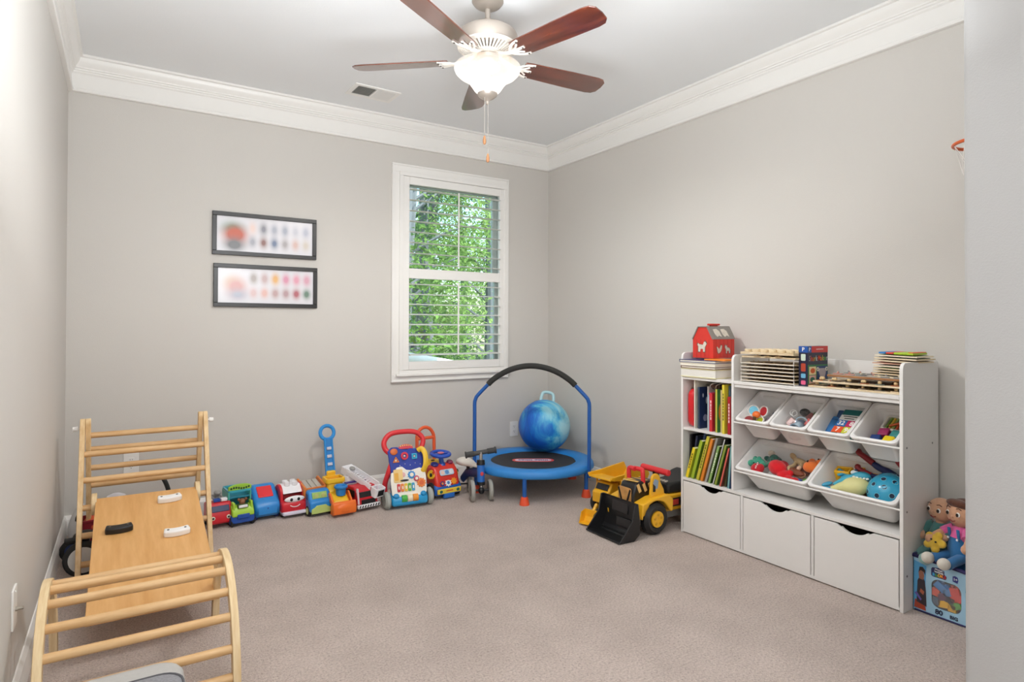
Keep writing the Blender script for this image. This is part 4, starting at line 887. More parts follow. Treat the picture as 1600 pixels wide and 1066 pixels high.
sg = MB().prism([(-.066, 0), (.066, 0), (.066, .022)] + [(.06 * math.cos(R_(a_)), .022 + .014 * math.sin(R_(a_))) for a_ in range(15, 180, 15)] + [(-.066, .022)], .012, TR((0, .01, .2), (R_(90), 0, 0))).obj('roof_sign', mat('#9cc93e', .4), t2, bevel=.003)
for k in range(8): MB().sph((-.05 + k * .0143, -.003, .213 + .004 * math.sin(k)), (.006, .001, .007), 8, 5).obj('sign_mark', mat('#22421f', .5), sg)
four(t2, .058, (-.05, .085), .03, .024, TY, Dbl)
# 3 blue shape car with a red sliding roof
t3 = thing('toy_car', 'rounded blue toy car with a red roof panel', 'toy car', (1.03, 4.09, 0), R_(4))
prof_body('car_body', [(-.09, .02), (.11, .02), (.112, .10), (.10, .165), (.07, .195), (.03, .19), (-.06, .125), (-.088, .108), (-.1, .08), (-.1, .04)], .152, Bl, t3, .026, 4)
rf = MB().box((0, 0, 0), (.09, .088, .008)).obj('roof_panel', mat('#e5343a', .35), t3, loc=(0, -.016, .1585), rot=(R_(35.8), 0, 0), bevel=.004)
for s in (-1, 1): MB().prism([(-.045, .09), (-.01, .09), (.0, .15), (-.015, .155), (-.045, .12)], .004, TR((s * .0765, 0, 0)) @ SIDE(.004)).obj('side_window', mat('#1a3a7a', .3), t3, bevel=.001)
MB().sph((0, -.0985, .075), (.006, .003, .006)).obj('button', Dbl, t3)
four(t3, .062, (-.045, .07), .032, .026, mat('#243a78', .5), Rd)
# 4 red car with white roof pegs, eyes and a smile
t4 = thing('toy_car', 'red toy car with painted eyes and white stud roof', 'toy car', (1.185, 4.065, 0), R_(4))
prof_body('car_body', [(-.095, .03), (.11, .03), (.112, .10), (.075, .10), (-.035, .10), (-.088, .10), (-.1, .07)], .155, Rd, t4, .014, 3)
for s in (-1, 1):
    prof_body('door_arch', [(-.05, .09), (.09, .09), (.085, .135)] + [(.02 + .065 * math.cos(R_(a_)), .135 + .055 * math.sin(R_(a_))) for a_ in range(0, 181, 20)], .018, Rd, t4, .004, 2, x=s * .066)
prof_body('roof', [(-.05, .14), (-.04, .155), (.0, .185), (.06, .185), (.085, .15), (.08, .142), (.055, .172), (.005, .172), (-.035, .142)], .118, Wh, t4, .004)
b0 = None
for x in (-.024, .024):
    for y in (-.002, .045): MB().cyl((x, y, .178), (x, y, .205), .017, .0165, seg=18).obj('roof_stud', Wh, t4, bevel=.003)
MB().box((0, .01, .115), (.11, .09, .03)).obj('cockpit', mat('#7d1119', .5), t4, bevel=.004)
MB().sph((0, -.086, .112), (.062, .012, .02)).obj('eye_band', Wh, t4)
for s in (-1, 1): MB().sph((s * .022, -.098, .112), (.009, .003, .01)).obj('pupil', BKP, t4)
MB().tube(spline([(-.03, -.1, .078), (-.015, -.103, .070), (.0, -.104, .068), (.015, -.103, .070), (.03, -.1, .078)], 4), .003, 6).obj('smile', mat('#f6dede', .4), t4)
MB().box((0, -.005, .03), (.15, .215, .022)).obj('bumper', mat('#dcd9ea', .4), t4, bevel=.007)
four(t4, .062, (-.05, .07), .03, .026, TY, Gy)
# 5 blue dump truck with an orange tray
t5 = thing('toy_dump_truck', 'blue-cabbed toy dump truck with orange tray and pale green grille', 'toy truck', (1.325, 4.0, 0), R_(6))
MB().box((0, .03, .045), (.12, .25, .03)).obj('chassis', mat('#b9cf8a', .4), t5, bevel=.006)
prof_body('cab', [(-.1, .03), (-.005, .03), (-.005, .15), (-.02, .158), (-.055, .155), (-.075, .105), (-.1, .095)], .138, Bl, t5, .016, 3)
MB().box((0, -.069, .127), (.095, .006, .04), (R_(-22), 0, 0)).obj('windscreen', mat('#9ac06a', .4), t5, bevel=.002)
for s in (-1, 1): MB().sph((s * .022, -.075, .125), (.016, .004, .016)).obj('toy_driver', mat('#b9c477', .5), t5); MB().box((s * .0695, -.04, .12), (.003, .035, .035)).obj('side_window', mat('#1c3f78', .4), t5, bevel=.001)
gp = [(-.062, .0), (.062, .0), (.062, .03), (.04, .04), (.03, .05), (-.03, .05), (-.04, .04), (-.062, .03)]
MB().prism(gp, .008, TR((0, -.098, .022), (R_(90), 0, 0))).obj('grille', mat('#bcd078', .4), t5, bevel=.003)
for s in (-1, 1): prof_body('tray_side', [(.0, .08), (.15, .08), (.165, .18), (.14, .2), (.0, .17)], .012, mat('#e2833a', .4), t5, .003, 2, x=s * .066)
prof_body('tray_bed', [(.0, .075), (.15, .075), (.15, .09), (.0, .13)], .125, mat('#e2833a', .4), t5, .003)
MB().box((0, .006, .12), (.125, .01, .085)).obj('tray_front', mat('#e2833a', .4), t5, bevel=.003)
for k in range(3): MB().box((-.035 + k * .035, .07, .165), (.03, .13, .012), (R_(14), 0, 0)).obj('cargo_slat', mat('#b9b4ab', .5), t5, bevel=.002)
four(t5, .06, (-.05, .1), .034, .026, TY, mat('#c7d98f', .4))
# 6 yellow push loader with an orange bucket, blue funnel and tall blue handle
t6 = thing('push_loader', 'yellow push-along loader with orange bucket and tall blue ring handle', 'push toy', (1.452, 3.985, 0), R_(2))
prof_body('body', [(-.12, .03), (.10, .03), (.10, .15), (.09, .18), (.01, .18), (.0, .12), (-.06, .115), (-.115, .085)], .105, Yl, t6, .014, 3)
MB().hollow(rrect(.125, .105, .015, 4, 0, .05), rrect(.10, .08, .01, 4, 0, .05), .03, z0=.175).obj('hopper_rim', Yl, t6, bevel=.003); MB().box((0, .05, .182), (.1, .08, .008)).obj('hopper_floor', Rd, t6)
MB().lathe([(.03, .11), (.033, .15), (.036, .152), (.042, .158), (.043, .168), (.038, .174), (.033, .172), (.028, .15), (.022, .13), (1e-3, .128)], 26, TR((.012, -.06, 0))).obj('funnel', Bl, t6)
bkq = [(-.03, .0), (-.055, .01), (-.062, .035), (-.05, .075), (-.035, .085), (-.03, .08), (-.042, .06), (-.046, .03), (-.03, .014), (.005, .012), (.005, .0)]
prof_body('bucket', [(y - .125, z + .012) for y, z in bkq], .145, Or, t6, .005, 2)
for s in (-1, 1):
    prof_body('bucket_cheek', [(-.18, .03), (-.12, .012), (-.12, .07), (-.165, .095)], .012, Or, t6, .004, 2, x=s * .068)
    prof_body('lift_arm', [(-.13, .06), (-.02, .1), (-.03, .125), (-.07, .135), (-.13, .09)], .012, Or, t6, .004, 2, x=s * .06)
MB().sph((0, -.175, .055), (.06, .014, .03)).obj('bucket_bulge', Or, t6)
MB().box((0, .108, .2), (.06, .03, .07)).obj('handle_socket', Yl, t6, bevel=.008)
hd = MB()
for s in (-1, 1): hd.tube([(s * .026, .112, .21), (s * .023, .165, .42), (s * .026, .1705, .44)], .009, 8, flat=(.9, 1.3, (0, 1, 0)))
hd.torus((0, .19, .475), .046, .0125, 28, 10, rot=(R_(90 - 14), 0, 0)); hd.obj('push_handle', mat('#2f8fd6', .35), t6)
hb = MB().box((0, .1405, .325), (.05, .006, .23), (R_(-14.2), 0, 0)).obj('handle_web', mat('#2a7fc4', .35), t6)
for k in range(3): MB().box((0, .1235 + k * .0127, .275 + k * .05), (.032, .012, .02), (R_(-14), 0, 0)).obj('web_window', mat('#c7c9d6', .5), t6, bevel=.003)
four(t6, .05, (-.04, .07), .034, .024, BKP, Yl)
# 7 red fire engine with white ladder and basket
t7 = thing('toy_fire_engine', 'red toy fire engine with a white ladder and rescue basket', 'toy truck', (1.60, 4.02, 0), R_(10))
MB().box((0, .0, .085), (.15, .27, .09)).obj('body', mat('#a81d2a', .35), t7, bevel=.008)
prof_body('cab', [(-.16, .045), (-.02, .045), (-.02, .15), (-.10, .15), (-.145, .125), (-.16, .08)], .155, mat('#c8202c', .32), t7, .008)
MB().box((0, -.15, .107), (.12, .012, .035), (R_(-14), 0, 0)).obj('windscreen', BKP, t7, bevel=.002)
for s in (-1, 1):
    MB().box((s * .07, -.148, .1), (.012, .02, .1), (R_(-10), 0, 0)).obj('cab_pillar', mat('#d9c4cc', .4), t7, bevel=.003); MB().box((s * .0785, -.08, .11), (.003, .08, .045)).obj('side_window', BKP, t7, bevel=.001)
    MB().box((s * .0765, .06, .09), (.004, .12, .05)).obj('side_panel', mat('#2b2b33', .4), t7)
MB().box((0, -.162, .062), (.1, .008, .028)).obj('grille', BKP, t7, bevel=.002)
bmp = MB().box((0, -.165, .036), (.16, .02, .022)).obj('bumper', Wh, t7, bevel=.003)
for k in range(8): MB().box((-.066 + k * .019, -.1755, .036), (.008, .0012, .016), (0, R_(30), 0)).obj('bumper_stripe', BKP, bmp)
MB().box((0, .01, .158), (.16, .02, .012)).obj('light_bar', mat('#4a3f8a', .3), t7, bevel=.003)
MB().cyl((0, .09, .13), (0, .09, .185), .05, .045, seg=22).obj('turntable', Wh, t7, bevel=.003)
lad = thing('ladder', None, None, (0, .10, .205)); lad.parent = t7; lad.rotation_euler = (R_(18), 0, R_(14))
lx = MB()
for s in (-1, 1): lx.box((s * .038, -.12, .01), (.008, .26, .03)).box((s * .038, -.12, .032), (.008, .26, .006))
lx.box((0, .01, .006), (.085, .06, .05)); lx.obj('ladder_frame', Wh, lad, bevel=.002)
for k in range(9): MB().box((0, -.03 - k * .025, .004), (.07, .007, .007)).obj('ladder_rung', Wh, lad)
MB().sph((0, -.02, .034), (.02, .022, .012)).obj('ladder_pivot', Gy, lad)
bsk = MB().hollow(rrect(.085, .06, .012, 3), rrect(.066, .042, .008, 3), .06, TR((0, -.285, -.032))).box((0, -.285, -.03), (.08, .055, .006)).obj('rescue_basket', Wh, lad, bevel=.002)
MB().box((.0, -.3155, -.002), (.05, .002, .04)).obj('basket_opening', BKP, lad)
four(t7, .07, (-.09, .085), .036, .028, TY, Gy)
# 8 activity walker
t8 = thing('baby_walker', 'blue and white activity walker with a red handle and grey wheels', 'baby walker', (1.885, 3.83, 0), R_(-6))
BW = mat('#2e9ed6', .32); Wk = mat('#a8aca6', .55); PUR = mat('#2a3fa0', .4); CRM = mat('#f3efe4', .35)
tilt = R_(-17)
def PM(x, z, y=0): return TR((0, -.045, .075), (tilt, 0, 0)) @ TR((x, y, z), (R_(90), 0, 0))
prof_body('base', [(-.07, .02), (.05, .02), (.06, .06), (.03, .095), (-.03, .1), (-.07, .07)], .245, BW, t8, .018, 4)
MB().prism(rrect(.225, .31, .045, 6, 0, .155), .045, PM(0, 0, .05)).obj('rear_shell', mat('#2b6fb8', .35), t8, bevel=.01)
MB().prism([(-.11, .14), (.11, .14)] + [(.125, .26), (.118, .30), (.09, .315), (.06, .30), (.03, .315), (0, .30), (-.03, .31), (-.06, .325), (-.1, .325), (-.125, .30)], .014, PM(0, 0, .012)).obj('top_panel', PUR, t8, bevel=.004)
MB().prism([(-.10, .0), (.10, .0), (.118, .02), (.122, .11), (.115, .165), (.08, .178), (.02, .165), (-.01, .17), (-.04, .195), (-.075, .19), (-.09, .165), (-.115, .158), (-.122, .11), (-.118, .02)], .016, PM(0, 0, .002)).obj('play_panel', CRM, t8, bevel=.005, segs=3)
for i, c in enumerate(('#cf3b3f', '#ee8a3c', '#efcb3f', '#6dbb4f', '#3f9fcb')):
    k = MB().prism(rrect(.021, .052, .006, 3, -.072 + i * .0245, .058), .009, PM(0, 0, -.012)).obj('piano_key', mat(c, .35), t8, bevel=.003)
    MB().prism(rrect(.008, .02, .003, 3, -.072 + i * .0245, .058), .0006, PM(0, 0, -.0212)).obj('key_note', mat('#f5efe6', .4), k)
def gear(x, z, r, c, name='gear', par=None, n=10, inner=None, y=-.012):
    pts = []
    for k in range(n * 4): a_ = 2 * PI * k / (n * 4); q = r * (1.12 if (k // 2) % 2 else .92); pts.append((x + q * math.cos(a_), z + q * math.sin(a_)))
    g = MB().prism(pts, .009, PM(0, 0, y)).obj(name, mat(c, .4), t8, bevel=.0015)
    MB().cyl((x, z, .009), (x, z, .012), r * .55, seg=18, M=PM(0, 0, y)).obj('gear_hub', mat(inner or '#f2ead8', .4), g)
gear(.02, .135, .024, '#3d8fd0'); gear(.052, .108, .018, '#c94a63'); gear(.083, .078, .028, '#ee8a44', inner='#e06a3a')
pp = MB().prism(rrect(.062, .085, .008, 3, -.07, .135), .004, PM(0, 0, -.0135)).obj('door_flap', mat('#f0cf8a', .45), t8, bevel=.002)
MB().prism(rrect(.026, .05, .004, 3, -.082, .13), .001, PM(0, 0, -.0172)).obj('door_print', mat('#e8b04a', .5), pp)
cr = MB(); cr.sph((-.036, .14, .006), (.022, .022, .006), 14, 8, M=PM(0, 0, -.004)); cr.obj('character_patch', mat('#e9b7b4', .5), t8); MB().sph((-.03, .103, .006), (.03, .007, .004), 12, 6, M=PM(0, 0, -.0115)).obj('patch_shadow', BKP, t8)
for (x, z, c, n) in ((-.075, .237, '#ee8a44', 3), (-.015, .262, '#d8384a', 24), (.052, .255, '#3fb3dc', 4)):
    pts = [(x + .026 * math.cos(2 * PI * k / n + PI / 2 + (PI / 4 if n == 4 else 0)), z + .026 * math.sin(2 * PI * k / n + PI / 2 + (PI / 4 if n == 4 else 0))) for k in range(n)]
    inn = [(x + (a_ - x) * .5, z + (b_ - z) * .5) for a_, b_ in pts]
    if n < 24:
        def dens(p): return [(p[i][0] + (p[(i + 1) % n][0] - p[i][0]) * j / 4, p[i][1] + (p[(i + 1) % n][1] - p[i][1]) * j / 4) for i in range(n) for j in range(4)]
        pts, inn = dens(pts), dens(inn)
    rg = MB().hollow(pts, inn, .010, PM(0, 0, -.002)).obj('shape_ring', mat(c, .35), t8, bevel=.002); MB().sph((x, z, .004), (.007, .007, .004), 10, 6, M=PM(0, 0, -.002)).obj('ring_centre', mat('#e9e2d2', .4), rg)
MB().sph((-.085, .295, .004), (.026, .022, .007), 14, 8, M=PM(0, 0, -.002)).obj('sun_badge', mat('#d9703a', .45), t8)
for k in range(5): MB().sph((-.05 + k * .035, .2 + (k % 2) * .01, .002), .003, 8, 5, M=PM(0, 0, -.002)).obj('star_dot', Wh, t8)
MB().prism([(-.05 , .308), (.05, .308)] + [(.05 * math.cos(R_(a_)), .315 + .026 * math.sin(R_(a_))) for a_ in range(0, 181, 20)], .012, PM(0, 0, .01)).obj('sign_arch', mat('#d8485a', .4), t8, bevel=.003)
for k in range(6): MB().sph((-.036 + k * .0145, .326 + .006 * math.sin(PI * (k + .5) / 6), .001), (.005, .005, .002), 8, 5, M=PM(0, 0, -.003)).obj('sign_letter', mat('#f2d27a', .5), t8)
MB().tube([tuple(PM(0, 0, 0) @ Vector(p)) for p in spline([(.078, .29, .012), (.1, .297, .03), (.118, .26, .04), (.117, .2, .038), (.108, .165, .02), (.1, .15, .004)], 5)], .0155, 12, flat=(1.15, .7, (0, 1, 0))).obj('phone_handset', mat('#f2c638', .35), t8)
for i, c in enumerate(('#4fb34a', '#f0e2c8', '#f09a35')): MB().cyl((-.058 + i * .038, -.056, .066), (-.022 + i * .038, -.056, .066), .024, seg=20).obj('roller', mat(c, .4), t8, bevel=.003)
for s in (-1, 1): MB().sph((s * .092, -.05, .085), (.022, .022, .018)).obj('light_dome', mat('#2a93cf', .2), t8)
hp = spline([(-.128, .075, .05), (-.135, .07, .14), (-.12, .03, .23), (-.09, .05, .32), (-.13, .08, .37), (-.135, .095, .42), (-.09, .11, .465), (0, .115, .475), (.09, .11, .465), (.135, .095, .42), (.12, .08, .365), (.085, .06, .325)], 5)
MB().tube(hp, [.0175] * len(hp), 12).obj('push_handle', mat('#e0353c', .35), t8)
MB().tube(spline([(.128, .075, .05), (.135, .07, .14), (.115, .04, .24), (.085, .06, .325)], 5), .0165, 12).obj('push_handle', mat('#e0353c', .35), t8)
for s in (-1, 1):
    wheel('wheel', (s * .145, -.02, .056), .056, .036, t8, Wk, mat('#8e928d', .5)); wheel('wheel', (s * .135, .085, .045), .045, .028, t8, Wk, mat('#8e928d', .5))
# 9 ride-on car
t9 = thing('ride_on_car', 'red and blue ride-on car with a yellow seat and orange push bar', 'ride-on toy', (2.185, 3.965, 0), R_(6))
prof_body('car_base', [(-.12, .025), (.17, .03), (.17, .09), (.06, .09), (-.1, .10), (-.125, .08)], .215, mat('#235fb5', .35), t9, .016, 3)
prof_body('bonnet', [(-.118, .058), (.03, .07), (.035, .19), (.01, .225), (-.04, .23), (-.085, .19), (-.112, .115)], .195, mat('#dc3a2e', .3), t9, .03, 4)
MB().sph((-.015, .09, .168), (.115, .1, .07), 20, 12).obj('seat', Yl, t9); MB().sph((-.02, .06, .236), (.016, .01, .004)).obj('seat_slot', BKP, t9)
MB().cyl((0, -.03, .21), (0, -.01, .285), .017).lathe([(.03, 0), (.017, .02)], 16, TR((0, -.03, .215))).obj('steering_post', Dbl, t9)
MB().torus((0, -.01, .29), .064, .013, 30, 10, rot=(R_(6), 0, 0)).box((0, -.01, .29), (.12, .02, .012), (R_(6), 0, 0)).obj('steering_wheel', mat('#2a55bd', .35), t9)
MB().sph((0, -.012, .298), (.024, .024, .007)).obj('horn_button', mat('#d8788a', .4), t9)
MB().lathe([(.026, 0), (.028, .008), (.022, .016), (1e-3, .017)], 18, TR((-.065, -.035, .222), (R_(15), 0, 0))).obj('knob', mat('#2d2f7a', .4), t9); MB().lathe([(.024, 0), (.024, .008), (.018, .014), (1e-3, .015)], 18, TR((.06, -.035, .226), (R_(15), 0, 0))).obj('knob', mat('#8c2f55', .4), t9)
def front(x, z, y=-.105): # bonnet front is a slanted face
    t_ = (z - .06) / .13; return (x, -.1205 + .034 * max(t_, 0) ** 1.3, z)
def disc(x, z, r, m, name, sx=1, n=0, th=.004):
    p = front(x, z); M = TR(p, (R_(90 - 22), 0, 0))
    if n:
        pts = [(r * (1.15 if (k // 2) % 2 else .85) * math.cos(2 * PI * k / (4 * n)), r * (1.15 if (k // 2) % 2 else .85) * math.sin(2 * PI * k / (4 * n))) for k in range(4 * n)]
        return MB().prism(pts, th, M).obj(name, m, t9, bevel=.001)
    return MB().prism([(r * sx * math.cos(R_(a_)), r * math.sin(R_(a_))) for a_ in range(0, 360, 15)], th, M).obj(name, m, t9, bevel=.001)
disc(.0, .106, .024, Wh, 'gear', n=9); disc(0, .106, .011, mat('#4f86c2', .4), 'gear_hub', th=.006); disc(-.047, .106, .018, mat('#2d2f7a', .4), 'gear', n=8); disc(-.047, .106, .009, mat('#e08a4a', .4), 'gear_hub', th=.006); disc(.047, .112, .022, mat('#f09a2c', .4), 'gear', n=8)
wsc = MB().prism(rrect(.115, .042, .014, 4), .005, TR(front(0, .175), (R_(90 - 28), 0, 0))).obj('windscreen', mat('#b9d3e6', .3), t9, bevel=.002)
for x, c in ((-.035, '#e6c6bb'), (0, '#5f93cb'), (.035, '#dfe5ea')): MB().prism(rrect(.03, .03, .012, 4, x, 0), .0006, TR(front(0, .175), (R_(62), 0, 0)) @ TR((0, 0, .005))).obj('windscreen_print', mat(c, .4, noise=.2, scale=60), wsc)
for s in (-1, 1): MB().lathe([(.03, 0), (.032, .008), (.026, .012), (.018, .008), (1e-3, .007)], 20, TR((s * .098, -.055, .165), (R_(70), 0, R_(s * 62)))).obj('headlight', Yl, t9); MB().sph((s * .108, -.06, .165), (.008, .012, .014)).obj('headlight_pupil', BKP, t9)
pl_ = MB().box((0, -.128, .056), (.19, .012, .034)).obj('number_plate', mat('#f0d24a', .4), t9, bevel=.004)
MB().box((0, -.1345, .058), (.055, .001, .006)).obj('plate_print', mat('#d8482e', .5), pl_)
for s in (-1, 1): MB().sph((s * .068, -.134, .056), (.013, .002, .011), 12, 6).obj('plate_badge', mat('#2f6f5f', .5), pl_)
MB().box((0, -.12, .024), (.085, .03, .036)).obj('front_step', mat('#2b6fc4', .35), t9, bevel=.006)
four(t9, .098, (-.055, .11), .055, .036, TY, Gy)
ob_ = MB().tube([(-.072, .19, .06), (-.072, .2, .37)] + [(.072 * math.cos(R_(a_)), .2 + .012 * math.sin(R_(a_)), .37 + .08 * math.sin(R_(a_))) for a_ in range(165, 0, -15)] + [(.072, .2, .37), (.072, .19, .06)], .0125, 12).cyl((-.072, .2, .372), (.072, .2, .372), .012).obj('push_bar', mat('#ea6236', .35), t9)
# 10 balance bike
tb = thing('balance_bike', 'small blue balance bike with grey wheels and a white saddle', 'balance bike', (2.368, 3.695, 0), R_(-20))
BB = mat('#2160b4', .3); NV = mat('#1c2f5c', .35)
for s in (-1, 1): wheel('front_wheel', (s * .062, -.02, .072), .072, .028, tb, mat('#a3a39d', .6), mat('#6d6e6b', .5), hub=.55)
MB().cyl((-.06, -.02, .072), (.06, -.02, .072), .007).obj('axle', BKP, tb)
MB().cyl((0, -.02, .06), (0, .0, .33), .012).obj('steering_tube', CHR, tb); MB().cyl((0, -.008, .125), (0, .004, .245), .027).obj('head_sleeve', mat('#2a6cc0', .3), tb, bevel=.004)
MB().cyl((0, .0025, .24), (0, .006, .275), .03, .027).cyl((0, -.0095, .105), (0, -.008, .128), .029).obj('head_collar', BKP, tb, bevel=.003)
MB().sph((0, -.024, .07), (.022, .02, .024)).obj('fork_foot', BKP, tb)
MB().sph((.003, -.031, .185), (.012, .003, .014)).obj('badge', mat('#cf3f48', .4), tb)
MB().cyl((-.1, .004, .312), (.1, .004, .338), .016).obj('handlebar', mat('#454545', .6), tb)
for s in (-1, 1): MB().cyl((s * .045, .004, .325 + s * .006), (s * .1, .004, .325 + s * .013), .0195).cyl((s * .098, .004, .325 + s * .0128), (s * .108, .004, .325 + s * .0142), .024).obj('grip', mat('#3d3d3d', .7), tb, bevel=.002)
MB().tube([(0, .0, .19), (-.03, .06, .175), (-.07, .14, .16), (-.10, .20, .10)], [.026, .027, .026, .022], 12, flat=(.7, 1.2, (0, 0, 1))).obj('frame', NV, tb)
MB().loft([[(x - .012 - .098 * t_, .02 + .17 * t_, z) for x, z in [(w_ * math.cos(R_(a_)), .225 + h_ * math.sin(R_(a_)) + .012 * t_) for a_ in range(0, 360, 24)]] for t_, w_, h_ in ((0, .012, .008), (.15, .022, .014), (.4, .03, .02), (.65, .052, .028), (.85, .058, .032), (1, .03, .02))]).obj('saddle', mat('#e4ded4', .5), tb, smooth=1.0)
MB().cyl((-.07, .13, .165), (-.07, .13, .215), .012).obj('saddle_post', BKP, tb)
for s in (-1, 1): wheel('rear_wheel', (-.10 + s * .05, .20, .065), .065, .026, tb, mat('#a3a39d', .6), mat('#6d6e6b', .5), hub=.55)
MB().cyl((-.15, .20, .065), (-.05, .20, .065), .006).obj('axle', BKP, tb)

# ------------------------------------------------------------------ trampoline and hopper ball
TC = (2.847, 3.757); TR_ = .442
tp = thing('trampoline', 'small round blue trampoline with a padded arched handle bar in the corner', 'trampoline', (*TC, 0))
PAD = mat('#2f86d0', .45, noise=.06, scale=30); TUBE = mat('#1f5ba8', .35)
NSEG = 60
padm = MB(); rings = []
for r_, z in ((TR_ - .13, .205), (TR_ - .125, .216), (TR_ - .07, .226), (TR_ - .015, .224), (TR_ - .002, .214), (TR_ + .004, .195), (TR_ + .003, .178), (TR_ - .006, .17), (TR_ - .02, .2)):
    rings.append([(r_ * math.cos(2 * PI * k / NSEG) * (1 + .004 * math.sin(k * 5)), r_ * math.sin(2 * PI * k / NSEG) * (1 + .004 * math.sin(k * 5)), z) for k in range(NSEG)])
padm.loft(rings, cap=False); padm.obj('safety_pad', PAD, tp, smooth=1.2)
MB().lathe([(TR_ - .115, .203), (TR_ - .115, .2075), (1e-3, .2055)], 60, cap=False).obj('jump_mat', mat('#2a2a2c', .7, noise=.08, scale=60), tp)
MB().torus((0, 0, .19), TR_ - .012, .0125, 60, 10).obj('rim_tube', TUBE, tp)
logo_a = R_(-31)
lg = MB().prism([(px, py) for px, py in rrect(.31, .105, .052, 6)], .0012, TR((-.0, -.0, .2066), (0, 0, logo_a + R_(0)))).obj('logo_oval', mat('#d8463f', .5), tp)
MB().prism(rrect(.27, .068, .034, 6), .0006, TR((-.0, -.0, .2078), (0, 0, logo_a))).obj('logo_field', mat('#d9c6d8', .5), lg)
text('logo_letters', 'little tikes', .056, mat('#2c2f6f', .5), lg, (0, 0, .2086), (0, 0, logo_a + PI), .0002, .0009)
for a_ in (-132, -64, 10, 85, 163):
    c, s_ = math.cos(R_(a_)), math.sin(R_(a_)); rr_ = TR_ - .012
    MB().cyl((rr_ * c, rr_ * s_, .02), (rr_ * c, rr_ * s_, .19), .0145).obj('leg', TUBE, tp)
    MB().lathe([(.034, 0), (.033, .012), (.024, .05), (.018, .054)], 20, TR((rr_ * c, rr_ * s_, 0))).obj('foot_cap', mat('#e5532f', .45), tp)
pa = Vector((TR_ * math.cos(R_(165)) - .005, TR_ * math.sin(R_(165)), 0)); pb = Vector((TR_ * math.cos(R_(-64)) + .004, TR_ * math.sin(R_(-64)) - .01, 0)); pm = (pa + pb) / 2; ph = (pb - pa) / 2
def hpnt(u, z): p = pm + ph * u; return (p.x, p.y, z)
left = [hpnt(-1, .14), hpnt(-1, .55), hpnt(-1, .645), hpnt(-.985, .672), hpnt(-.95, .70), hpnt(-.76, .782)]
right = [hpnt(-u, z) for u, z in ((-.76, .782), (-.95, .70), (-.985, .672), (-1, .645), (-1, .55), (-1, .14))]
foam = [hpnt(-.76 + 1.52 * k / 24, .782 + .135 * (1 - ((k - 12) / 12) ** 2) ** .9) for k in range(25)]
MB().tube(spline(left, 4), .0135, 12).obj('handle_post', TUBE, tp); MB().tube(spline(right, 4), .0135, 12).obj('handle_post', TUBE, tp)
MB().tube(spline(foam, 2), .0205, 14).obj('foam_grip', mat('#2f2f2d', .85, noise=.08), tp)
def marble_mat():
    m = bpy.data.materials.new('marbled_blue'); m.use_nodes = True; n = m.node_tree; b = n.nodes['Principled BSDF']; b.inputs['Roughness'].default_value = .42
    tc = n.nodes.new('ShaderNodeTexCoord'); nz = n.nodes.new('ShaderNodeTexNoise'); nz.inputs['Scale'].default_value = 3.6; nz.inputs['Detail'].default_value = 6; nz.inputs['Roughness'].default_value = .62; nz.inputs['Distortion'].default_value = .9
    gr = n.nodes.new('ShaderNodeMapping'); gr.inputs['Rotation'].default_value = (R_(20), R_(35), R_(40))
    sp = n.nodes.new('ShaderNodeSeparateXYZ'); ma = n.nodes.new('ShaderNodeMath'); ma.operation = 'MULTIPLY_ADD'; ma.inputs[1].default_value = 1.1
    n.links.new(tc.outputs['Object'], nz.inputs['Vector']); n.links.new(tc.outputs['Object'], gr.inputs[0]); n.links.new(gr.outputs[0], sp.inputs[0])
    n.links.new(sp.outputs[0], ma.inputs[0]); n.links.new(nz.outputs[0], ma.inputs[2])
    r = n.nodes.new('ShaderNodeValToRGB'); e = r.color_ramp.elements; e[0].position = .38; e[0].color = lin('#0d5cc4'); e[1].position = .72; e[1].color = lin('#a9dbe8')
    for p_, c in ((.47, '#1f7fd4'), (.53, '#3fa9dc'), (.6, '#7fcbe4')): x = e.new(p_); x.color = lin(c)
    n.links.new(ma.outputs[0], r.inputs[0]); n.links.new(r.outputs[0], b.inputs['Base Color']); return m
hbq = thing('hopper_ball', 'marbled blue hopper ball with a pale loop handle on the trampoline', 'ball', (3.095, 3.965, .4135), rot=(R_(-8), R_(14), R_(0)))
MB().sph((0, 0, 0), .204, 48, 32).obj('ball_shell', marble_mat(), hbq, smooth=3)
seam = MB().torus((0, 0, 0), .2042, .0012, 60, 6, rot=(R_(70), R_(38), 0)).obj('seam', mat('#1a5a9a', .5), hbq)
lh = spline([(-.052, 0, .185), (-.05, 0, .235), (-.038, 0, .268), (0, 0, .278), (.038, 0, .268), (.05, 0, .235), (.052, 0, .185)], 5)
MB().tube(lh, .0125, 12, M=TR((0, 0, 0), (R_(-10), R_(2), R_(-25)))).obj('loop_handle', mat('#b5dbe4', .4), hbq)

# ------------------------------------------------------------------ ride-on loader by the shelf (front = local -y, turned to face the left wall)
ld = thing('ride_on_loader', 'yellow and black ride-on loader with a big black bucket beside the shelf', 'ride-on toy', (2.88, 2.672, 0), R_(-90))
LY = mat('#efb424', .38); LB = mat('#1d1d1e', .32)
wbk = .285; bt = .008
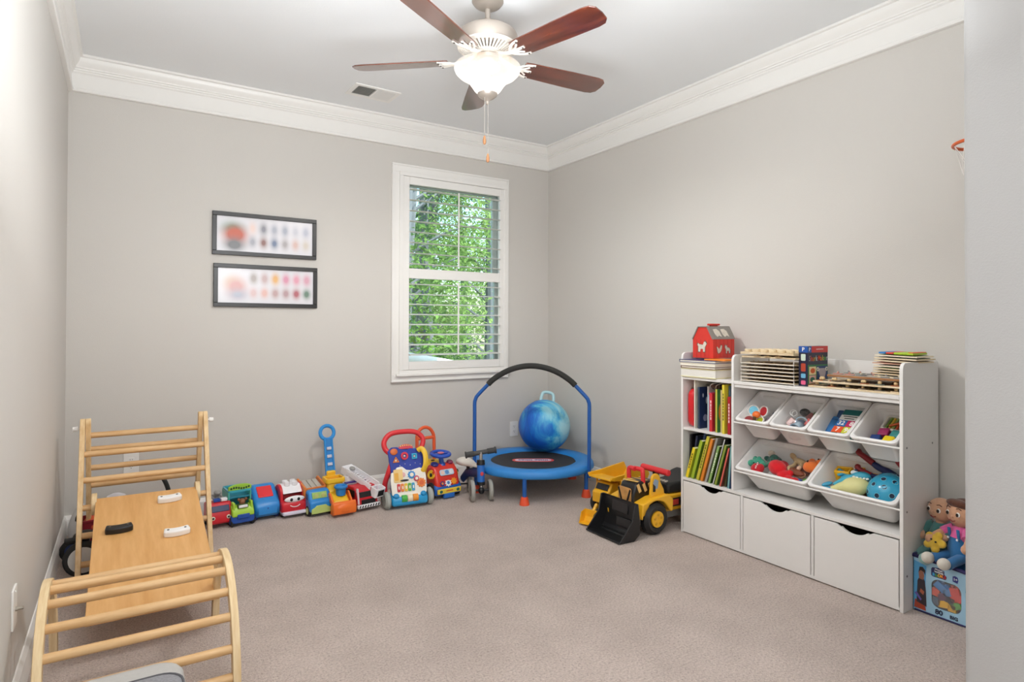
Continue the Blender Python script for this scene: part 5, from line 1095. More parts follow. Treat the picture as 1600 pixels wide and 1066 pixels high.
# bucket: back sheet curved, floor, two cheeks with flared lips
sheet = [(-.30, .012), (-.20, .006), (-.165, .03), (-.15, .09), (-.165, .20), (-.17, .205)]
prof = sheet + [(y + bt * (1 if k > 1 else 0), z - bt * (1 if k <= 1 else 0)) for k, (y, z) in reversed(list(enumerate(sheet)))]
prof_body('bucket_sheet', prof, wbk, LB, ld, .002, 2)
for s in (-1, 1): prof_body('bucket_cheek', [(-.30, .006), (-.19, .0), (-.15, .03), (-.145, .1), (-.16, .205), (-.185, .205), (-.205, .11)], .008, LB, ld, .002, 2, x=s * (wbk / 2))
MB().box((0, -.185, .015), (wbk - .02, .015, .01)).obj('bucket_edge', LB, ld, bevel=.002)
for x, z, w_, h_ in ((.0, .155, .13, .06), (.03, .07, .12, .05)): MB().box((x, -.162, z), (w_, .008, h_), (R_(-5), 0, 0)).obj('bucket_plate', mat('#262627', .28), ld, bevel=.003)
for s in (-1, 1): prof_body('lift_arm', [(-.15, .09), (-.05, .14), (.02, .15), (.02, .17), (-.06, .17), (-.155, .12)], .016, LY, ld, .004, 2, x=s * .115)
prof_body('hood', [(-.125, .09), (.16, .09), (.16, .26), (.06, .285), (-.04, .30), (-.10, .285), (-.125, .22)], .125, LB, ld, .014, 3)
fp = MB().prism(rrect(.105, .12, .012, 4), .004, TR((0, -.1255, .205), (R_(90 + 0), 0, 0))).obj('front_sticker', mat('#cf9a5a', .4, noise=.55, scale=22), ld)
for s in (-1, 1): MB().box((s * .03, -.131, .205), (.012, .003, .11), (0, R_(s * 20), 0)).obj('sticker_bar', BKP, fp)
for s in (-1, 1):
    for k in range(4): MB().box((s * .0632, -.075 + k * .045, .262), (.003, .02, .05), (R_(25), 0, 0)).obj('hazard_stripe', mat('#e8c27a', .4), ld)
for k in range(3): MB().box((0, -.08 + k * .035, .2965), (.1, .014, .004), (R_(3), 0, R_(15))).obj('hazard_stripe', mat('#e8c36a', .4), ld)
# fenders with an upright cab plate
for s in (-1, 1):
    fpts = [(-.125, .12), (-.115, .10)] + [(-.005 + .112 * math.cos(R_(a_)), .085 + .112 * math.sin(R_(a_))) for a_ in range(160, 20, -14)] + [(.11, .12), (.125, .12), (.13, .19), (.09, .222), (-.03, .215), (-.115, .19)]
    prof_body('fender', fpts, .075, LY, ld, .006, 2, x=s * .1)
    pts2 = [(-.035, .2), (.085, .2), (.075, .25), (.045, .30)] + [(.012 + .034 * math.cos(R_(a_)), .312 + .034 * math.sin(R_(a_))) for a_ in range(0, 181, 20)] + [(-.03, .25)]
    prof_body('cab_plate', pts2, .016, LY, ld, .004, 2, x=s * .105)
    MB().prism([(-.012, .255), (.022, .262), (.03, .305), (-.0, .318), (-.012, .3)], .003, TR((s * .1145, 0, 0)) @ SIDE(.003)).obj('cab_window', mat('#8fa3b8', .25), ld, bevel=.0008)
    MB().prism([(-.014, .245), (.004, .245), (.004, .275), (-.014, .29)], .0034, TR((s * .1147, 0, 0)) @ SIDE(.0034)).obj('cab_window', BKP, ld)
    w = wheel('wheel', (s * .108, -.002, .092), .092, .07, ld, mat('#212122', .55), LY, hub=.5)
    for k in range(10):
        a_ = 2 * PI * k / 10; MB().box((s * .108, -.002 + .0905 * math.cos(a_), .092 + .0905 * math.sin(a_)), (.034, .006, .003), (a_ + PI / 2, 0, 0)).obj('tread', mat('#161617', .6), w)
    for k in range(5):
        a_ = 2 * PI * k / 5 + .3; MB().sph((s * .1445, -.002 + .027 * math.cos(a_), .092 + .027 * math.sin(a_)), (.003, .009, .009), 10, 6).obj('hub_boss', mat('#d79f1c', .4), w)
# red control grips
for s, y in ((-1, -.045), (1, -.03)):
    MB().tube(spline([(s * .05, y, .285), (s * .05, y - .003, .345), (s * .04, y, .36), (s * .0, y - .01, .362), (-s * .01, y - .012, .362)], 4), [.0135] * 17, 10).obj('control_grip', mat('#df3238', .35), ld)
MB().cyl((-.11, .12, .335), (.11, .12, .335), .0185).obj('handle_bar', mat('#df3238', .35), ld, bevel=.004)
MB().tube([(0, .13, .26), (0, .122, .335)], .02, 12).obj('handle_post', LB, ld)
prof_body('rear_body', [(.12, .10), (.42, .10), (.44, .15), (.42, .19), (.12, .2)], .17, LY, ld, .01, 3)
prof_body('seat', [(.15, .2), (.43, .19), (.44, .26), (.38, .31), (.33, .30), (.26, .265), (.18, .262), (.15, .25)], .15, mat('#222425', .45), ld, .014, 3)
for k in range(5): MB().box((-.045 + k * .0225, .165 + .0, .268), (.012, .03, .006), (0, 0, R_(20))).obj('seat_stripe', mat('#e8e2d4', .4), ld)
for s in (-1, 1):
    sk_ = MB().box((s * .0865, .26, .15), (.002, .19, .05)).obj('side_sticker', mat('#2b2725', .4), ld)
    MB().box((s * .088, .2, .15), (.002, .05, .032)).obj('sticker_badge', mat('#d0433a', .4, noise=.3, scale=50), sk_)
    for k in range(3): MB().box((s * .088, .26 + k * .03, .15), (.002, .011, .046), (R_(-30), 0, 0)).obj('sticker_stripe', mat('#d8b468', .4), sk_)
prof_body('underbody', [(.08, .05), (.36, .05), (.38, .11), (.08, .11)], .13, mat('#8d8c88', .5), ld, .016, 3)
for s in (-1, 1): wheel('wheel', (s * .085, .33, .07), .07, .05, ld, mat('#212122', .55), LY, hub=.5)
# yellow dump truck behind it
dt = thing('toy_dump_truck', 'yellow and black toy dump truck behind the ride-on loader', 'toy truck', (3.02, 3.03, 0), R_(-84))
MB().box((0, .02, .085), (.11, .32, .05)).obj('chassis', LB, dt, bevel=.006)
prof_body('cab', [(-.17, .07), (-.06, .07), (-.06, .2), (-.12, .2), (-.15, .15), (-.17, .14)], .13, LY, dt, .008, 2)
MB().box((0, -.141, .172), (.1, .006, .04), (R_(-32), 0, 0)).obj('windscreen', BKP, dt, bevel=.002)
tray = [(-.15, .225), (-.17, .235), (-.17, .25), (-.05, .255), (.17, .275), (.2, .225), (.12, .12), (-.03, .13), (-.06, .215)]
for s in (-1, 1): prof_body('tray_side', tray, .012, LY, dt, .003, 2, x=s * .098)
prof_body('tray_bed', [(-.17, .225), (-.06, .215), (-.03, .13), (.12, .12), (.2, .222), (.195, .228), (.115, .135), (-.022, .142), (-.05, .226), (-.17, .236)], .19, LY, dt, .002, 2)
for s in (-1, 1):
    for y in (-.08, .02, .09): MB().box((s * .106, y, .19), (.008, .012, .07)).obj('tray_rib', LY, dt, bevel=.002)
for y in (-.11, .1):
    for s in (-1, 1): wheel('wheel', (s * .075, y, .055), .055, .045, dt, TY, LY, hub=.45)
# little yellow scoop on the carpet
sc = thing('toy_excavator', 'small yellow toy excavator scoop on the carpet left of the black bucket', 'toy', (2.695, 2.90, 0), R_(-72))
spf = [(-.075, .01), (-.02, .004), (.0, .04), (-.005, .085), (-.012, .085), (-.008, .042), (-.024, .014), (-.075, .016)]
prof_body('scoop_sheet', spf, .085, LY, sc, .001, 2)
for s in (-1, 1): prof_body('scoop_cheek', [(-.075, .01), (-.02, .004), (.0, .04), (-.005, .085), (-.05, .075)], .004, LY, sc, .001, 2, x=s * .043)
MB().tube([(0, .0, .05), (0, .05, .10), (0, .11, .06)], .011, 8).obj('scoop_arm', LY, sc); MB().box((0, .125, .04), (.09, .1, .05)).obj('track_body', LB, sc, bevel=.008)
for s in (-1, 1): wheel('wheel', (s * .05, .125, .03), .03, .02, sc, TY, LY)
# ------------------------------------------------------------------ what lies in the bins
def blob(mb, name, m, parent, voxel=.003, it=3):
    """one continuous soft body: overlapping rounded lumps fused by a voxel remesh"""
    o = mb.obj(name, m, parent)
    r = o.modifiers.new('fuse', 'REMESH'); r.mode = 'VOXEL'; r.voxel_size = voxel; r.use_smooth_shade = True
    s = o.modifiers.new('soften', 'SMOOTH'); s.iterations = it; s.factor = .5
    return o
PLU = lambda c: mat(c, .95, noise=.1, scale=90, bump=.5, bscale=500, sheen=.3)
TZ, BZ = .70, .44
# top row, first bin
ft = bthing('fruit_toy', 'cluster of white-rimmed fruit slices around an orange knob in the first small bin', 'toy', U[0], TZ, -.022, .085, -.04, (R_(26), R_(4), R_(0)))
for (x, y, c) in ((-.036, -.03, '#8f1d22'), (-.03, .03, '#6fc1dc'), (.03, .036, '#b02028'), (.026, -.026, '#a7b62c')):
    M = TR((x, y, .004), (R_(12) * (1 if y > 0 else -1), R_(-14) * (1 if x > 0 else -1), 0))
    sl = MB().lathe([(.004, -.012), (.022, -.008), (.03, .004), (.03, .01), (.026, .011), (.0245, .006), (1e-3, .005)], 22, M).obj('fruit_slice', mat('#f1ede8', .35), ft)
    MB().cyl((0, 0, .0055), (0, 0, .008), .0235, seg=22, M=M).obj('slice_flesh', mat(c, .4, noise=.2, scale=90), sl)
MB().sph((0, .006, .018), (.022, .02, .016)).obj('knob', Or, ft); MB().box((.0, -.032, .016), (.016, .05, .012), (R_(30), 0, R_(-6)), taper=(1, 1)).obj('stick', mat('#5b3a1c', .5, noise=.3), ft, bevel=.003)
for i, (c, x, y, rz) in enumerate((('#cdbfcf', .036, .09, 10), ('#8f7f8c', .02, .085, -8), ('#3d4468', .034, .15, 12))):
    cd = bthing('picture_card', ['lilac card lying in the first small bin', 'mauve card under the lilac card in the first small bin', 'dark blue card standing at the back of the first small bin'][i], 'card', U[0], TZ, x, y, -.085 + .006 * (2 - i), (R_(12), 0, R_(rz)))
    MB().prism(rrect(.05, .07, .006), .002).obj('card', mat(c, .5, noise=.15, scale=60), cd)
# second bin: a clear bag of toys
for nm, lab, x, y, z, c, f in (('toy_cup', 'translucent blue toy cup in the clear bag of the second small bin', .0, .075, -.06, '#8fb7cf', 'cup'), ('toy_block', 'coral pink toy block beside the clear bag in the second small bin', .052, .11, -.06, '#d9605c', 'box'), ('toy_block', 'dark red toy block at the back of the second small bin', .03, .165, -.07, '#8c3a3a', 'box'), ('toy_ball', 'dark blue toy ball in the clear bag of the second small bin', -.005, .115, -.07, '#4d647f', 'ball'), ('toy_block', 'cream toy block at the front of the clear bag', -.045, .055, -.075, '#dfe0cd', 'box'), ('toy_block', 'pale pink toy block at the left of the clear bag', -.055, .115, -.075, '#e3b9b4', 'box'), ('toy_leaf', 'small green toy leaf at the back of the second small bin', .055, .18, -.06, '#6d8a54', 'ball'), ('toy_eye', 'black toy disc at the back of the second small bin', -.01, .18, -.05, '#2b2b2b', 'ball')):
    t = bthing(nm, lab, 'toy', U[1], TZ, x, y, z, (R_(20), R_(-15 if x > 0 else 20), R_(30 + 900 * x)))
    if f == 'cup': MB().lathe([(1e-3, -.028), (.02, -.028), (.029, .028), (.025, .028), (.018, -.022), (1e-3, -.022)], 24, TR((0, 0, 0), (R_(50), R_(-40), 0)), cap=False).obj('cup_body', mat(c, .2), t); MB().torus((.02, .016, .02), .029, .0025, 24, 8, rot=(R_(50), R_(-40), 0)).obj('cup_rim', mat('#a8c8da', .25), t)
    elif f == 'box': b = MB().box((0, 0, 0), (.04, .045, .035)).obj('block_body', mat(c, .35), t, bevel=.006); MB().cyl((0, 0, .017), (0, 0, .024), .011, seg=14).obj('block_stud', mat(c, .35), b)
    else: MB().sph((0, 0, 0), (.026, .022, .018)).obj('shell', mat(c, .4), t); MB().torus((0, 0, 0), .0215, .0035, 20, 6).obj('ridge', mat(c, .5), t)
cm = bpy.data.materials.new('clear_film'); cm.use_nodes = True; n = cm.node_tree; n.nodes.clear()
g = n.nodes.new('ShaderNodeBsdfGlossy'); g.inputs['Roughness'].default_value = .12; g.inputs[0].default_value = (.9, .9, .9, 1); trn = n.nodes.new('ShaderNodeBsdfTransparent'); dfz = n.nodes.new('ShaderNodeBsdfDiffuse'); dfz.inputs[0].default_value = (.8, .8, .8, 1)
ma_ = n.nodes.new('ShaderNodeMixShader'); ma_.inputs[0].default_value = .05; mb_ = n.nodes.new('ShaderNodeMixShader'); mb_.inputs[0].default_value = .07; oo = n.nodes.new('ShaderNodeOutputMaterial')
n.links.new(trn.outputs[0], ma_.inputs[1]); n.links.new(dfz.outputs[0], ma_.inputs[2]); n.links.new(ma_.outputs[0], mb_.inputs[1]); n.links.new(g.outputs[0], mb_.inputs[2]); n.links.new(mb_.outputs[0], oo.inputs[0])
zb = bthing('clear_bag', 'clear plastic bag of mixed toys in the second small bin', 'bag', U[1], TZ, 0, .105, -.068)
rr = random.Random(8); rings = []
for z, s_ in ((-.05, .6), (-.03, .95), (.0, 1), (.03, .85), (.05, .5), (.06, .2)):
    rings.append([((.078 * s_ + rr.uniform(-.006, .006)) * math.cos(2 * PI * k / 22), (.088 * s_ + rr.uniform(-.006, .006)) * math.sin(2 * PI * k / 22), z + rr.uniform(-.004, .004)) for k in range(22)])
MB().loft(rings).obj('bag_film', cm, zb, smooth=1.2)
for k, (x, y, rz) in enumerate(((-.03, .02, 0), (-.018, .012, 70))): MB().torus((x, y, .056), .016, .0018, 22, 6, rot=(R_(35 + 40 * k), R_(20), R_(rz))).obj('drawstring', mat('#f2f1ef', .5), zb)
# third bin: number cards
ps = bthing('blue_pouch', 'glossy blue pouch under the number box in the third small bin', 'pouch', U[2], TZ, -.035, .12, -.092, (R_(4), R_(8), R_(6)))
MB().prism(rrect(.085, .17, .012), .02).obj('pouch_body', mat('#3d7fc0', .3), ps, bevel=.006); MB().box((0, .06, .0205), (.075, .004, .002)).obj('pouch_seam', mat('#2a5f98', .4), ps)
bb = bthing('blue_book', 'dark blue booklet behind the number box in the third small bin', 'book', U[2], TZ, -.03, .2, -.07, (R_(14), 0, R_(4)))
MB().box((0, 0, 0), (.07, .09, .012)).obj('cover', mat('#31547f', .4), bb, bevel=.002); MB().box((0, 0, 0), (.071, .088, .007)).obj('pages', PAGE, bb)
nb = bthing('number_box', 'teal box with bright number tiles 32, 8, 7 and 96 in the third small bin', 'game box', U[2], TZ, .036, .125, -.044, (R_(10), R_(-6), R_(-5)))
MB().box((0, 0, 0), (.105, .165, .034)).obj('box', mat('#14615f', .35), nb, bevel=.003)
MB().box((0, .03, .0174), (.1, .032, .0008)).obj('print_band', mat('#d8d8d2', .4), nb)
for k, l in enumerate((.07, .05)): MB().box((0, .037 - k * .013, .0181), (l, .005, .0006)).obj('print_line', mat('#2e3a3c', .4), nb)
for (x, y, s_, c) in ((-.026, -.006, '32', '#2c6fb5'), (.026, -.006, '8', '#c22560'), (-.026, -.046, '7', '#ea5a2b'), (.026, -.046, '96', '#cdcf3a')):
    tl = MB().box((x, y, .0176), (.05, .038, .001)).obj('number_tile', mat(c, .35), nb)
    text('tile_number', s_, .036, mat('#f6f4ee', .4), nb, (x, y, .0183), (0, 0, 0), .0003, .0007)
MB().box((0.015, -.073, .0176), (.06, .012, .001)).obj('print_band', mat('#d9dde0', .4), nb); MB().box((0.015, -.073, .0184), (.045, .004, .0006)).obj('print_line', mat('#2a3040', .4), nb)
# fourth bin: toy piano tray and letter blocks
tp_ = bthing('toy_xylophone', 'white toy tray of coloured sticks at the back of the fourth small bin', 'toy', U[3], TZ, .025, .185, -.06, (R_(6), 0, R_(-3)))
MB().hollow(rrect(.125, .09, .01), rrect(.105, .07, .006), .026, z0=-.013).box((0, 0, -.011), (.11, .075, .004)).obj('tray', mat('#ded9cf', .4), tp_, bevel=.002)
for k, c in enumerate(('#6d8f3a', '#c8a63a', '#8a9a4f', '#c4532c', '#7a5a33', '#5d8a5f', '#b8402f')): MB().cyl((-.045 + k * .015, -.03, .0), (-.04 + k * .0135, .033, .006), .0055, seg=10).obj('stick', mat(c, .45), tp_)
MB().cyl((-.03, -.02, .012), (.045, .025, .016), .005, seg=10).obj('stick', mat('#d0622c', .45), tp_)
for lab, x, y, z, c, rz in (('magenta letter block in the fourth small bin', -.012, .125, -.072, '#9c2b5e', 6), ('teal letter block against the end panel in the fourth small bin', .042, .12, -.072, '#3a8a8a', -4), ('navy letter block at the front of the fourth small bin', -.026, .072, -.070, '#23407e', 4), ('yellow letter block at the front of the fourth small bin', .030, .070, -.066, '#eed21f', -6)):
    t = bthing('letter_block', lab, 'block', U[3], TZ, x, y, z, (R_(4), R_(-5), R_(rz)))
    MB().box((0, 0, -.008), (.048, .048, .065), taper=(.9, .9)).obj('block_body', mat(c, .35), t, bevel=.004); MB().hollow(rrect(.03, .03, .006), rrect(.02, .02, .004), .002, z0=.022).obj('raised_frame', mat(c, .3), t); MB().sph((0, 0, .0235), (.007, .004, .002)).obj('raised_letter', mat(c, .3), t)
# bottom row, left: plush toys
X0 = B[0]
def plush(lab, x, y, z, rot, col, lumps, vox=.0035, name='plush_toy', eyes=(), bx=None):
    t = bthing(name, lab, 'plush toy', bx if bx is not None else X0, BZ, x, y, z, rot)
    m = MB()
    for l in lumps:
        if l[0] == 's': m.sph(l[1], l[2], 16, 10)
        else: m.tube(spline(l[1], 4), l[2], 10)
    blob(m, 'body', PLU(col), t, vox)
    for e in eyes: MB().sph(e[:3], e[3] if len(e) > 3 else .004, 10, 6).obj('eye', BKP, t)
    return t
plush('sea green plush dinosaur at the left back of the plush bin', -.145, .115, -.055, (0, 0, R_(20)), '#3f9a7e', [('s', (0, 0, 0), (.04, .032, .03)), ('s', (-.03, -.01, .018), (.02, .018, .016)), ('s', (.03, -.02, .01), (.018, .016, .014)), ('s', (.0, -.03, -.005), (.015, .02, .014)), ('s', (-.02, .03, .01), (.014, .02, .012)), ('s', (.012, .012, .026), (.012, .012, .012))], eyes=((.012, -.018, .024), (-.012, -.02, .026)))
plush('dark green plush frog at the back of the plush bin', -.075, .165, -.06, (0, 0, R_(-10)), '#27564a', [('s', (0, 0, 0), (.045, .03, .026)), ('s', (.01, -.005, .026), (.026, .022, .02)), ('s', (-.045, -.005, .004), (.022, .014, .013)), ('s', (.05, .0, .004), (.024, .014, .013)), ('s', (.0, -.03, -.004), (.016, .022, .012))], eyes=((.0, -.016, .04), (.022, -.014, .04)))
plush('grey green plush tail lying across the plush bin', -.055, .125, -.058, (0, 0, R_(15)), '#4f7b68', [('c', [(-.06, .0, 0), (-.02, .012, .012), (.03, .008, .01), (.07, -.004, .0)], [.012] * 13)])
plush('pale round plush head peeping at the back left of the plush bin', -.11, .20, -.045, (0, 0, 0), '#c9b9a8', [('s', (0, 0, 0), (.02, .018, .018)), ('s', (.014, -.004, .014), (.008, .006, .008))])
rb = plush('red plush heart with white lettering at the front left of the plush bin', -.107, .06, -.03, (R_(10), 0, R_(5)), '#c01726', [('s', (-.01, .0, 0), (.026, .03, .02)), ('s', (.013, .0, 0), (.022, .03, .02))])
for k in range(4): MB().box((.002 + .002 * (k % 2), .02 - k * .011, .0205), (.007, .006, .002)).obj('white_letter', mat('#f0d9d9', .5), rb)
plush('large bright red plush toy at the front of the plush bin', .02, .075, -.045, (0, 0, R_(-22)), '#d8101f', [('s', (-.045, .012, .006), (.055, .042, .036)), ('s', (.01, .0, -.006), (.04, .03, .026)), ('s', (.06, -.004, -.008), (.045, .024, .022)), ('s', (.09, .004, -.006), (.022, .024, .022)), ('s', (.03, .03, .0), (.02, .02, .016))], .004)
plush('dark red plush lump behind the big red plush toy', -.015, .145, -.055, (0, 0, 0), '#a3101d', [('s', (0, 0, 0), (.03, .024, .022)), ('s', (.03, -.01, -.004), (.02, .018, .016))])
plush('tan plush monkey with long limbs at the back of the plush bin', .065, .185, -.05, (0, 0, R_(-12)), '#b99f76', [('s', (0, 0, 0), (.05, .018, .018)), ('s', (-.052, .008, .012), (.018, .014, .02)), ('c', [(-.02, -.01, 0), (-.01, -.045, .004), (-.012, -.07, .012), (.012, -.085, .008)], [.0105] * 13), ('c', [(.02, -.01, 0), (.03, -.04, .006), (.032, -.066, .004)], [.0105] * 9), ('c', [(.04, 0, 0), (.08, -.008, .006), (.105, -.02, .0)], [.009] * 9)], .003)
plush('pale pink plush paw on the tan monkey', .062, .11, -.042, (0, 0, 0), '#d9b59a', [('s', (-.01, 0, 0), (.018, .011, .011)), ('s', (.026, .02, .004), (.012, .014, .01))])
plush('brown plush reindeer beside the red plush toy', .085, .145, -.065, (0, 0, R_(10)), '#5b352a', [('s', (0, 0, 0), (.05, .03, .022)), ('s', (-.04, .02, .006), (.02, .016, .014)), ('s', (.03, -.028, .004), (.02, .014, .01))], eyes=())
shoe = bthing('toy_shoe', 'small brown toy shoe in the plush bin beside the orange plush', 'toy shoe', X0, BZ, .085, .105, -.045, (R_(8), 0, R_(-8)))
MB().sph((0, 0, 0), (.045, .018, .013), 20, 12).sph((-.022, 0, .006), (.02, .015, .012)).obj('shoe_upper', mat('#7d4228', .6), shoe); MB().prism([(px * 1.02, py) for px, py in rrect(.09, .034, .016, 6)], .006, z0=-.014).obj('sole', mat('#b0856a', .7), shoe)
plush('orange plush fish with black eyes at the right of the plush bin', .145, .155, -.035, (R_(-20), R_(-10), R_(-25)), '#ef7a33', [('s', (0, 0, 0), (.035, .045, .03)), ('s', (.02, .035, .016), (.026, .022, .022)), ('s', (-.028, .02, .01), (.012, .02, .02))], eyes=((.016, .03, .037, .005), (-.004, -.018, .03, .004), (-.016, -.008, .028, .004)))
for lab, x, y, c, r in (('small green toy ball at the front right of the plush bin', .15, .07, '#6bb04a', .018), ('small blue toy piece at the front of the plush bin', .115, .062, '#3a55a0', .016), ('small peach toy piece at the front right corner of the plush bin', .132, .052, '#e7b08c', .013), ('tiny white toy piece at the front of the plush bin', .055, .048, '#e6e2ec', .012), ('pink toy bead beside the red heart in the plush bin', -.068, .055, '#e2a7a2', .010)):
    t = bthing('toy_piece', lab, 'toy', X0, BZ, x, y, -.06, (0, 0, x * 20)); MB().sph((0, 0, 0), (r, r, r * .8)).obj('piece_body', mat(c, .4), t); MB().torus((0, 0, 0), r * .98, r * .12, 16, 6).obj('piece_ring', mat(c, .55), t)
# bottom row, right: shark, helmet, yellow truck, figure legs
X1 = B[1]
yt = bthing('toy_crane', 'yellow toy digger body with square openings at the left of the helmet bin', 'toy', X1, BZ, -.105, .155, -.07, (R_(-10), 0, R_(8)))
MB().hollow([(-.035, -.02), (.035, -.02), (.035, .03), (-.035, .03)], [(-.026, -.01), (.026, -.01), (.026, .02), (-.026, .02)], .07, z0=-.02).box((0, .03, .01), (.07, .008, .07)).box((0, .0, -.018), (.065, .045, .006)).obj('cab_body', LY, yt, bevel=.002)
MB().hollow(rrect(.04, .036, .004, 3, .055, .05), rrect(.024, .022, .003, 3, .055, .05), .05, z0=-.02).obj('boom_block', LY, yt, bevel=.002); MB().box((.1, .05, .0), (.06, .02, .02), (0, R_(10), R_(8))).obj('boom', LY, yt, bevel=.003)
shk = bthing('toy_shark', 'smiling teal toy shark with a pale yellow belly in the helmet bin', 'toy shark', X1, BZ, -.05, .104, -.05, (R_(0), R_(0), R_(20)))
m = MB(); m.sph((.02, -.008, .0), (.062, .045, .04), 24, 16); m.tube(spline([(-.02, -.01, -.002), (-.06, -.012, -.006), (-.095, -.016, -.01)], 5), [.03, .028, .026, .024, .021, .018, .016, .014, .012, .01, .009], 12)
blob(m, 'belly', mat('#e2dd9a', .5), shk, .003)
m = MB(); m.sph((.045, .032, .018), (.045, .026, .026), 20, 14); m.sph((.0, .03, .012), (.045, .022, .02)); m.tube(spline([(-.02, .026, .006), (-.05, .018, .004), (-.075, .004, .0)], 4), [.018, .017, .016, .014, .012, .011, .01, .009, .008], 10)
blob(m, 'back', mat('#3fa7c2', .45), shk, .003)
MB().sph((-.105, .016, -.004), (.026, .012, .008), rot=(0, 0, .4)).sph((-.100, -.014, -.004), (.026, .012, .008), rot=(0, 0, -.2)).obj('tail_fin', mat('#3c9dc0', .45), shk)
MB().loft([[(-.03 + x * s_ - .025 * t_, .045 + .05 * t_, .02 + y * s_) for x, y in ((.025, 0), (0, .009), (-.025, 0), (0, -.009))] for t_, s_ in ((0, 1), (.6, .7), (1, .2))]).obj('dorsal_fin', mat('#3c9dc0', .45), shk)
MB().sph((.022, .047, .034), (.017, .008, .012), rot=(-.5, 0, 0)).obj('eye_white', mat('#eceff2', .3), shk); MB().sph((.03, .052, .041), (.008, .006, .007)).sph((.066, .046, .036), (.003, .003, .003)).obj('pupil', mat('#23426f', .3), shk)
for k in range(5): MB().sph((.022 + k * .0135, .014 - k * .0012 + .002, .036 - .003 * k), (.007, .006, .0045)).obj('tooth', mat('#f2efe2', .4), shk)
hm = bthing('child_helmet', 'blue child helmet with dark vent holes in the bottom right bin', 'helmet', X1, BZ, .10, .137, -.083, (R_(-14), R_(-8), R_(0)))
HB = mat('#2f9fc4', .22, coat=.5)
prof = [(.0865, -.012), (.0885, .0), (.087, .02), (.079, .045), (.063, .065), (.04, .079), (.018, .085), (1e-3, .086)]
MB().lathe(prof + [(1e-3, .078), (.04, .07), (.072, .04), (.08, .0), (.08, -.01)], 40, cap=False, sx=.98, sy=1.12).obj('helmet_shell', HB, hm, smooth=1.4)
MB().tube([(.0875 * .98 * math.cos(2 * PI * k / 40), .0875 * 1.12 * math.sin(2 * PI * k / 40), -.012) for k in range(40)], .003, 8, True).obj('helmet_trim', mat('#c8dbe0', .4), hm)
def hs(az, el): # point and normal on the shell
    e = R_(el); a_ = R_(az); r = .088 * math.cos(e); z = .088 * math.sin(e) * .98
    return Vector((r * .98 * math.cos(a_), r * 1.12 * math.sin(a_), z)), Vector((math.cos(e) * math.cos(a_), math.cos(e) * math.sin(a_) / 1.15, math.sin(e))).normalized()
for az, el in ((-60, 72), (-112, 52), (-62, 46), (-16, 50), (-128, 26), (-88, 23), (-48, 19), (-8, 24), (-70, 0), (-28, 1), (40, 52), (120, 50), (-160, 48)):
    p, nn = hs(az, el); M = Matrix.Translation(p) @ nn.to_track_quat('Z', 'Y').to_matrix().to_4x4()
    vh = MB().cyl((0, 0, -.004), (0, 0, .0026), .0108, seg=18, M=M).obj('vent_hole', mat('#15233c', .6), hm); MB().torus((0, 0, .002), .011, .0012, 18, 6, M=M).obj('vent_rim', mat('#7cc6d8', .3), vh)
MB().sph((0, 0, -.02), (.07, .08, .02)).obj('helmet_padding', mat('#3a2b27', .8), hm)
fg_ = bthing('action_figure', 'plain toy figure upside down with red boots and dark blue legs in the helmet bin', 'toy figure', X1, BZ, .05, .215, -.035, (R_(10), 0, 0))
m = MB(); m.tube(spline([(.09, -.03, -.02), (.03, -.002, .0), (-.02, .012, .012), (-.052, .024, .026)], 5), [.021, .021, .021, .021, .02, .019, .018, .016, .015, .015, .015, .0145, .0135, .0125, .012, .012], 12); m.tube(spline([(.09, -.035, -.025), (.03, -.03, -.012), (-.02, -.034, -.006), (-.05, -.03, -.002)], 5), [.02, .02, .02, .019, .018, .017, .016, .015, .015, .0145, .014, .013, .0125, .012, .012, .012], 12); m.sph((.1, -.035, -.02), (.03, .025, .022))
blob(m, 'legs', mat('#232a5a', .5), fg_, .0028)
for p in ([(-.04, .02, .022), (-.08, .036, .04), (-.105, .046, .052), (-.108, .062, .058)], [(-.04, -.032, -.003), (-.078, -.024, .006), (-.1, -.016, .014), (-.1, .0, .02)]):
    MB().tube(spline(p, 5), [.0145, .0145, .014, .014, .0135, .013, .013, .0125, .0125, .013, .014, .0145, .0135, .012, .010, .007], 12).obj('boot', mat('#8e1f26', .5), fg_)
MB().tube(spline([(.11, .0, .0), (.085, .03, .012), (.06, .05, .03), (.055, .066, .036)], 5), [.013] * 11 + [.0125, .012, .0135, .012, .008], 10).obj('arm', mat('#a5262e', .5), fg_)
bt_ = bthing('brown_box', 'brown toy box lying between the shark and the helmet', 'toy', X1, BZ, .02, .115, -.12, (0, 0, R_(0)))
MB().box((0, 0, 0), (.14, .12, .03)).obj('box_body', mat('#7b5138', .6), bt_, bevel=.004); MB().box((0, 0, .0155), (.12, .1, .002)).obj('box_lid', mat('#6a4430', .6), bt_)

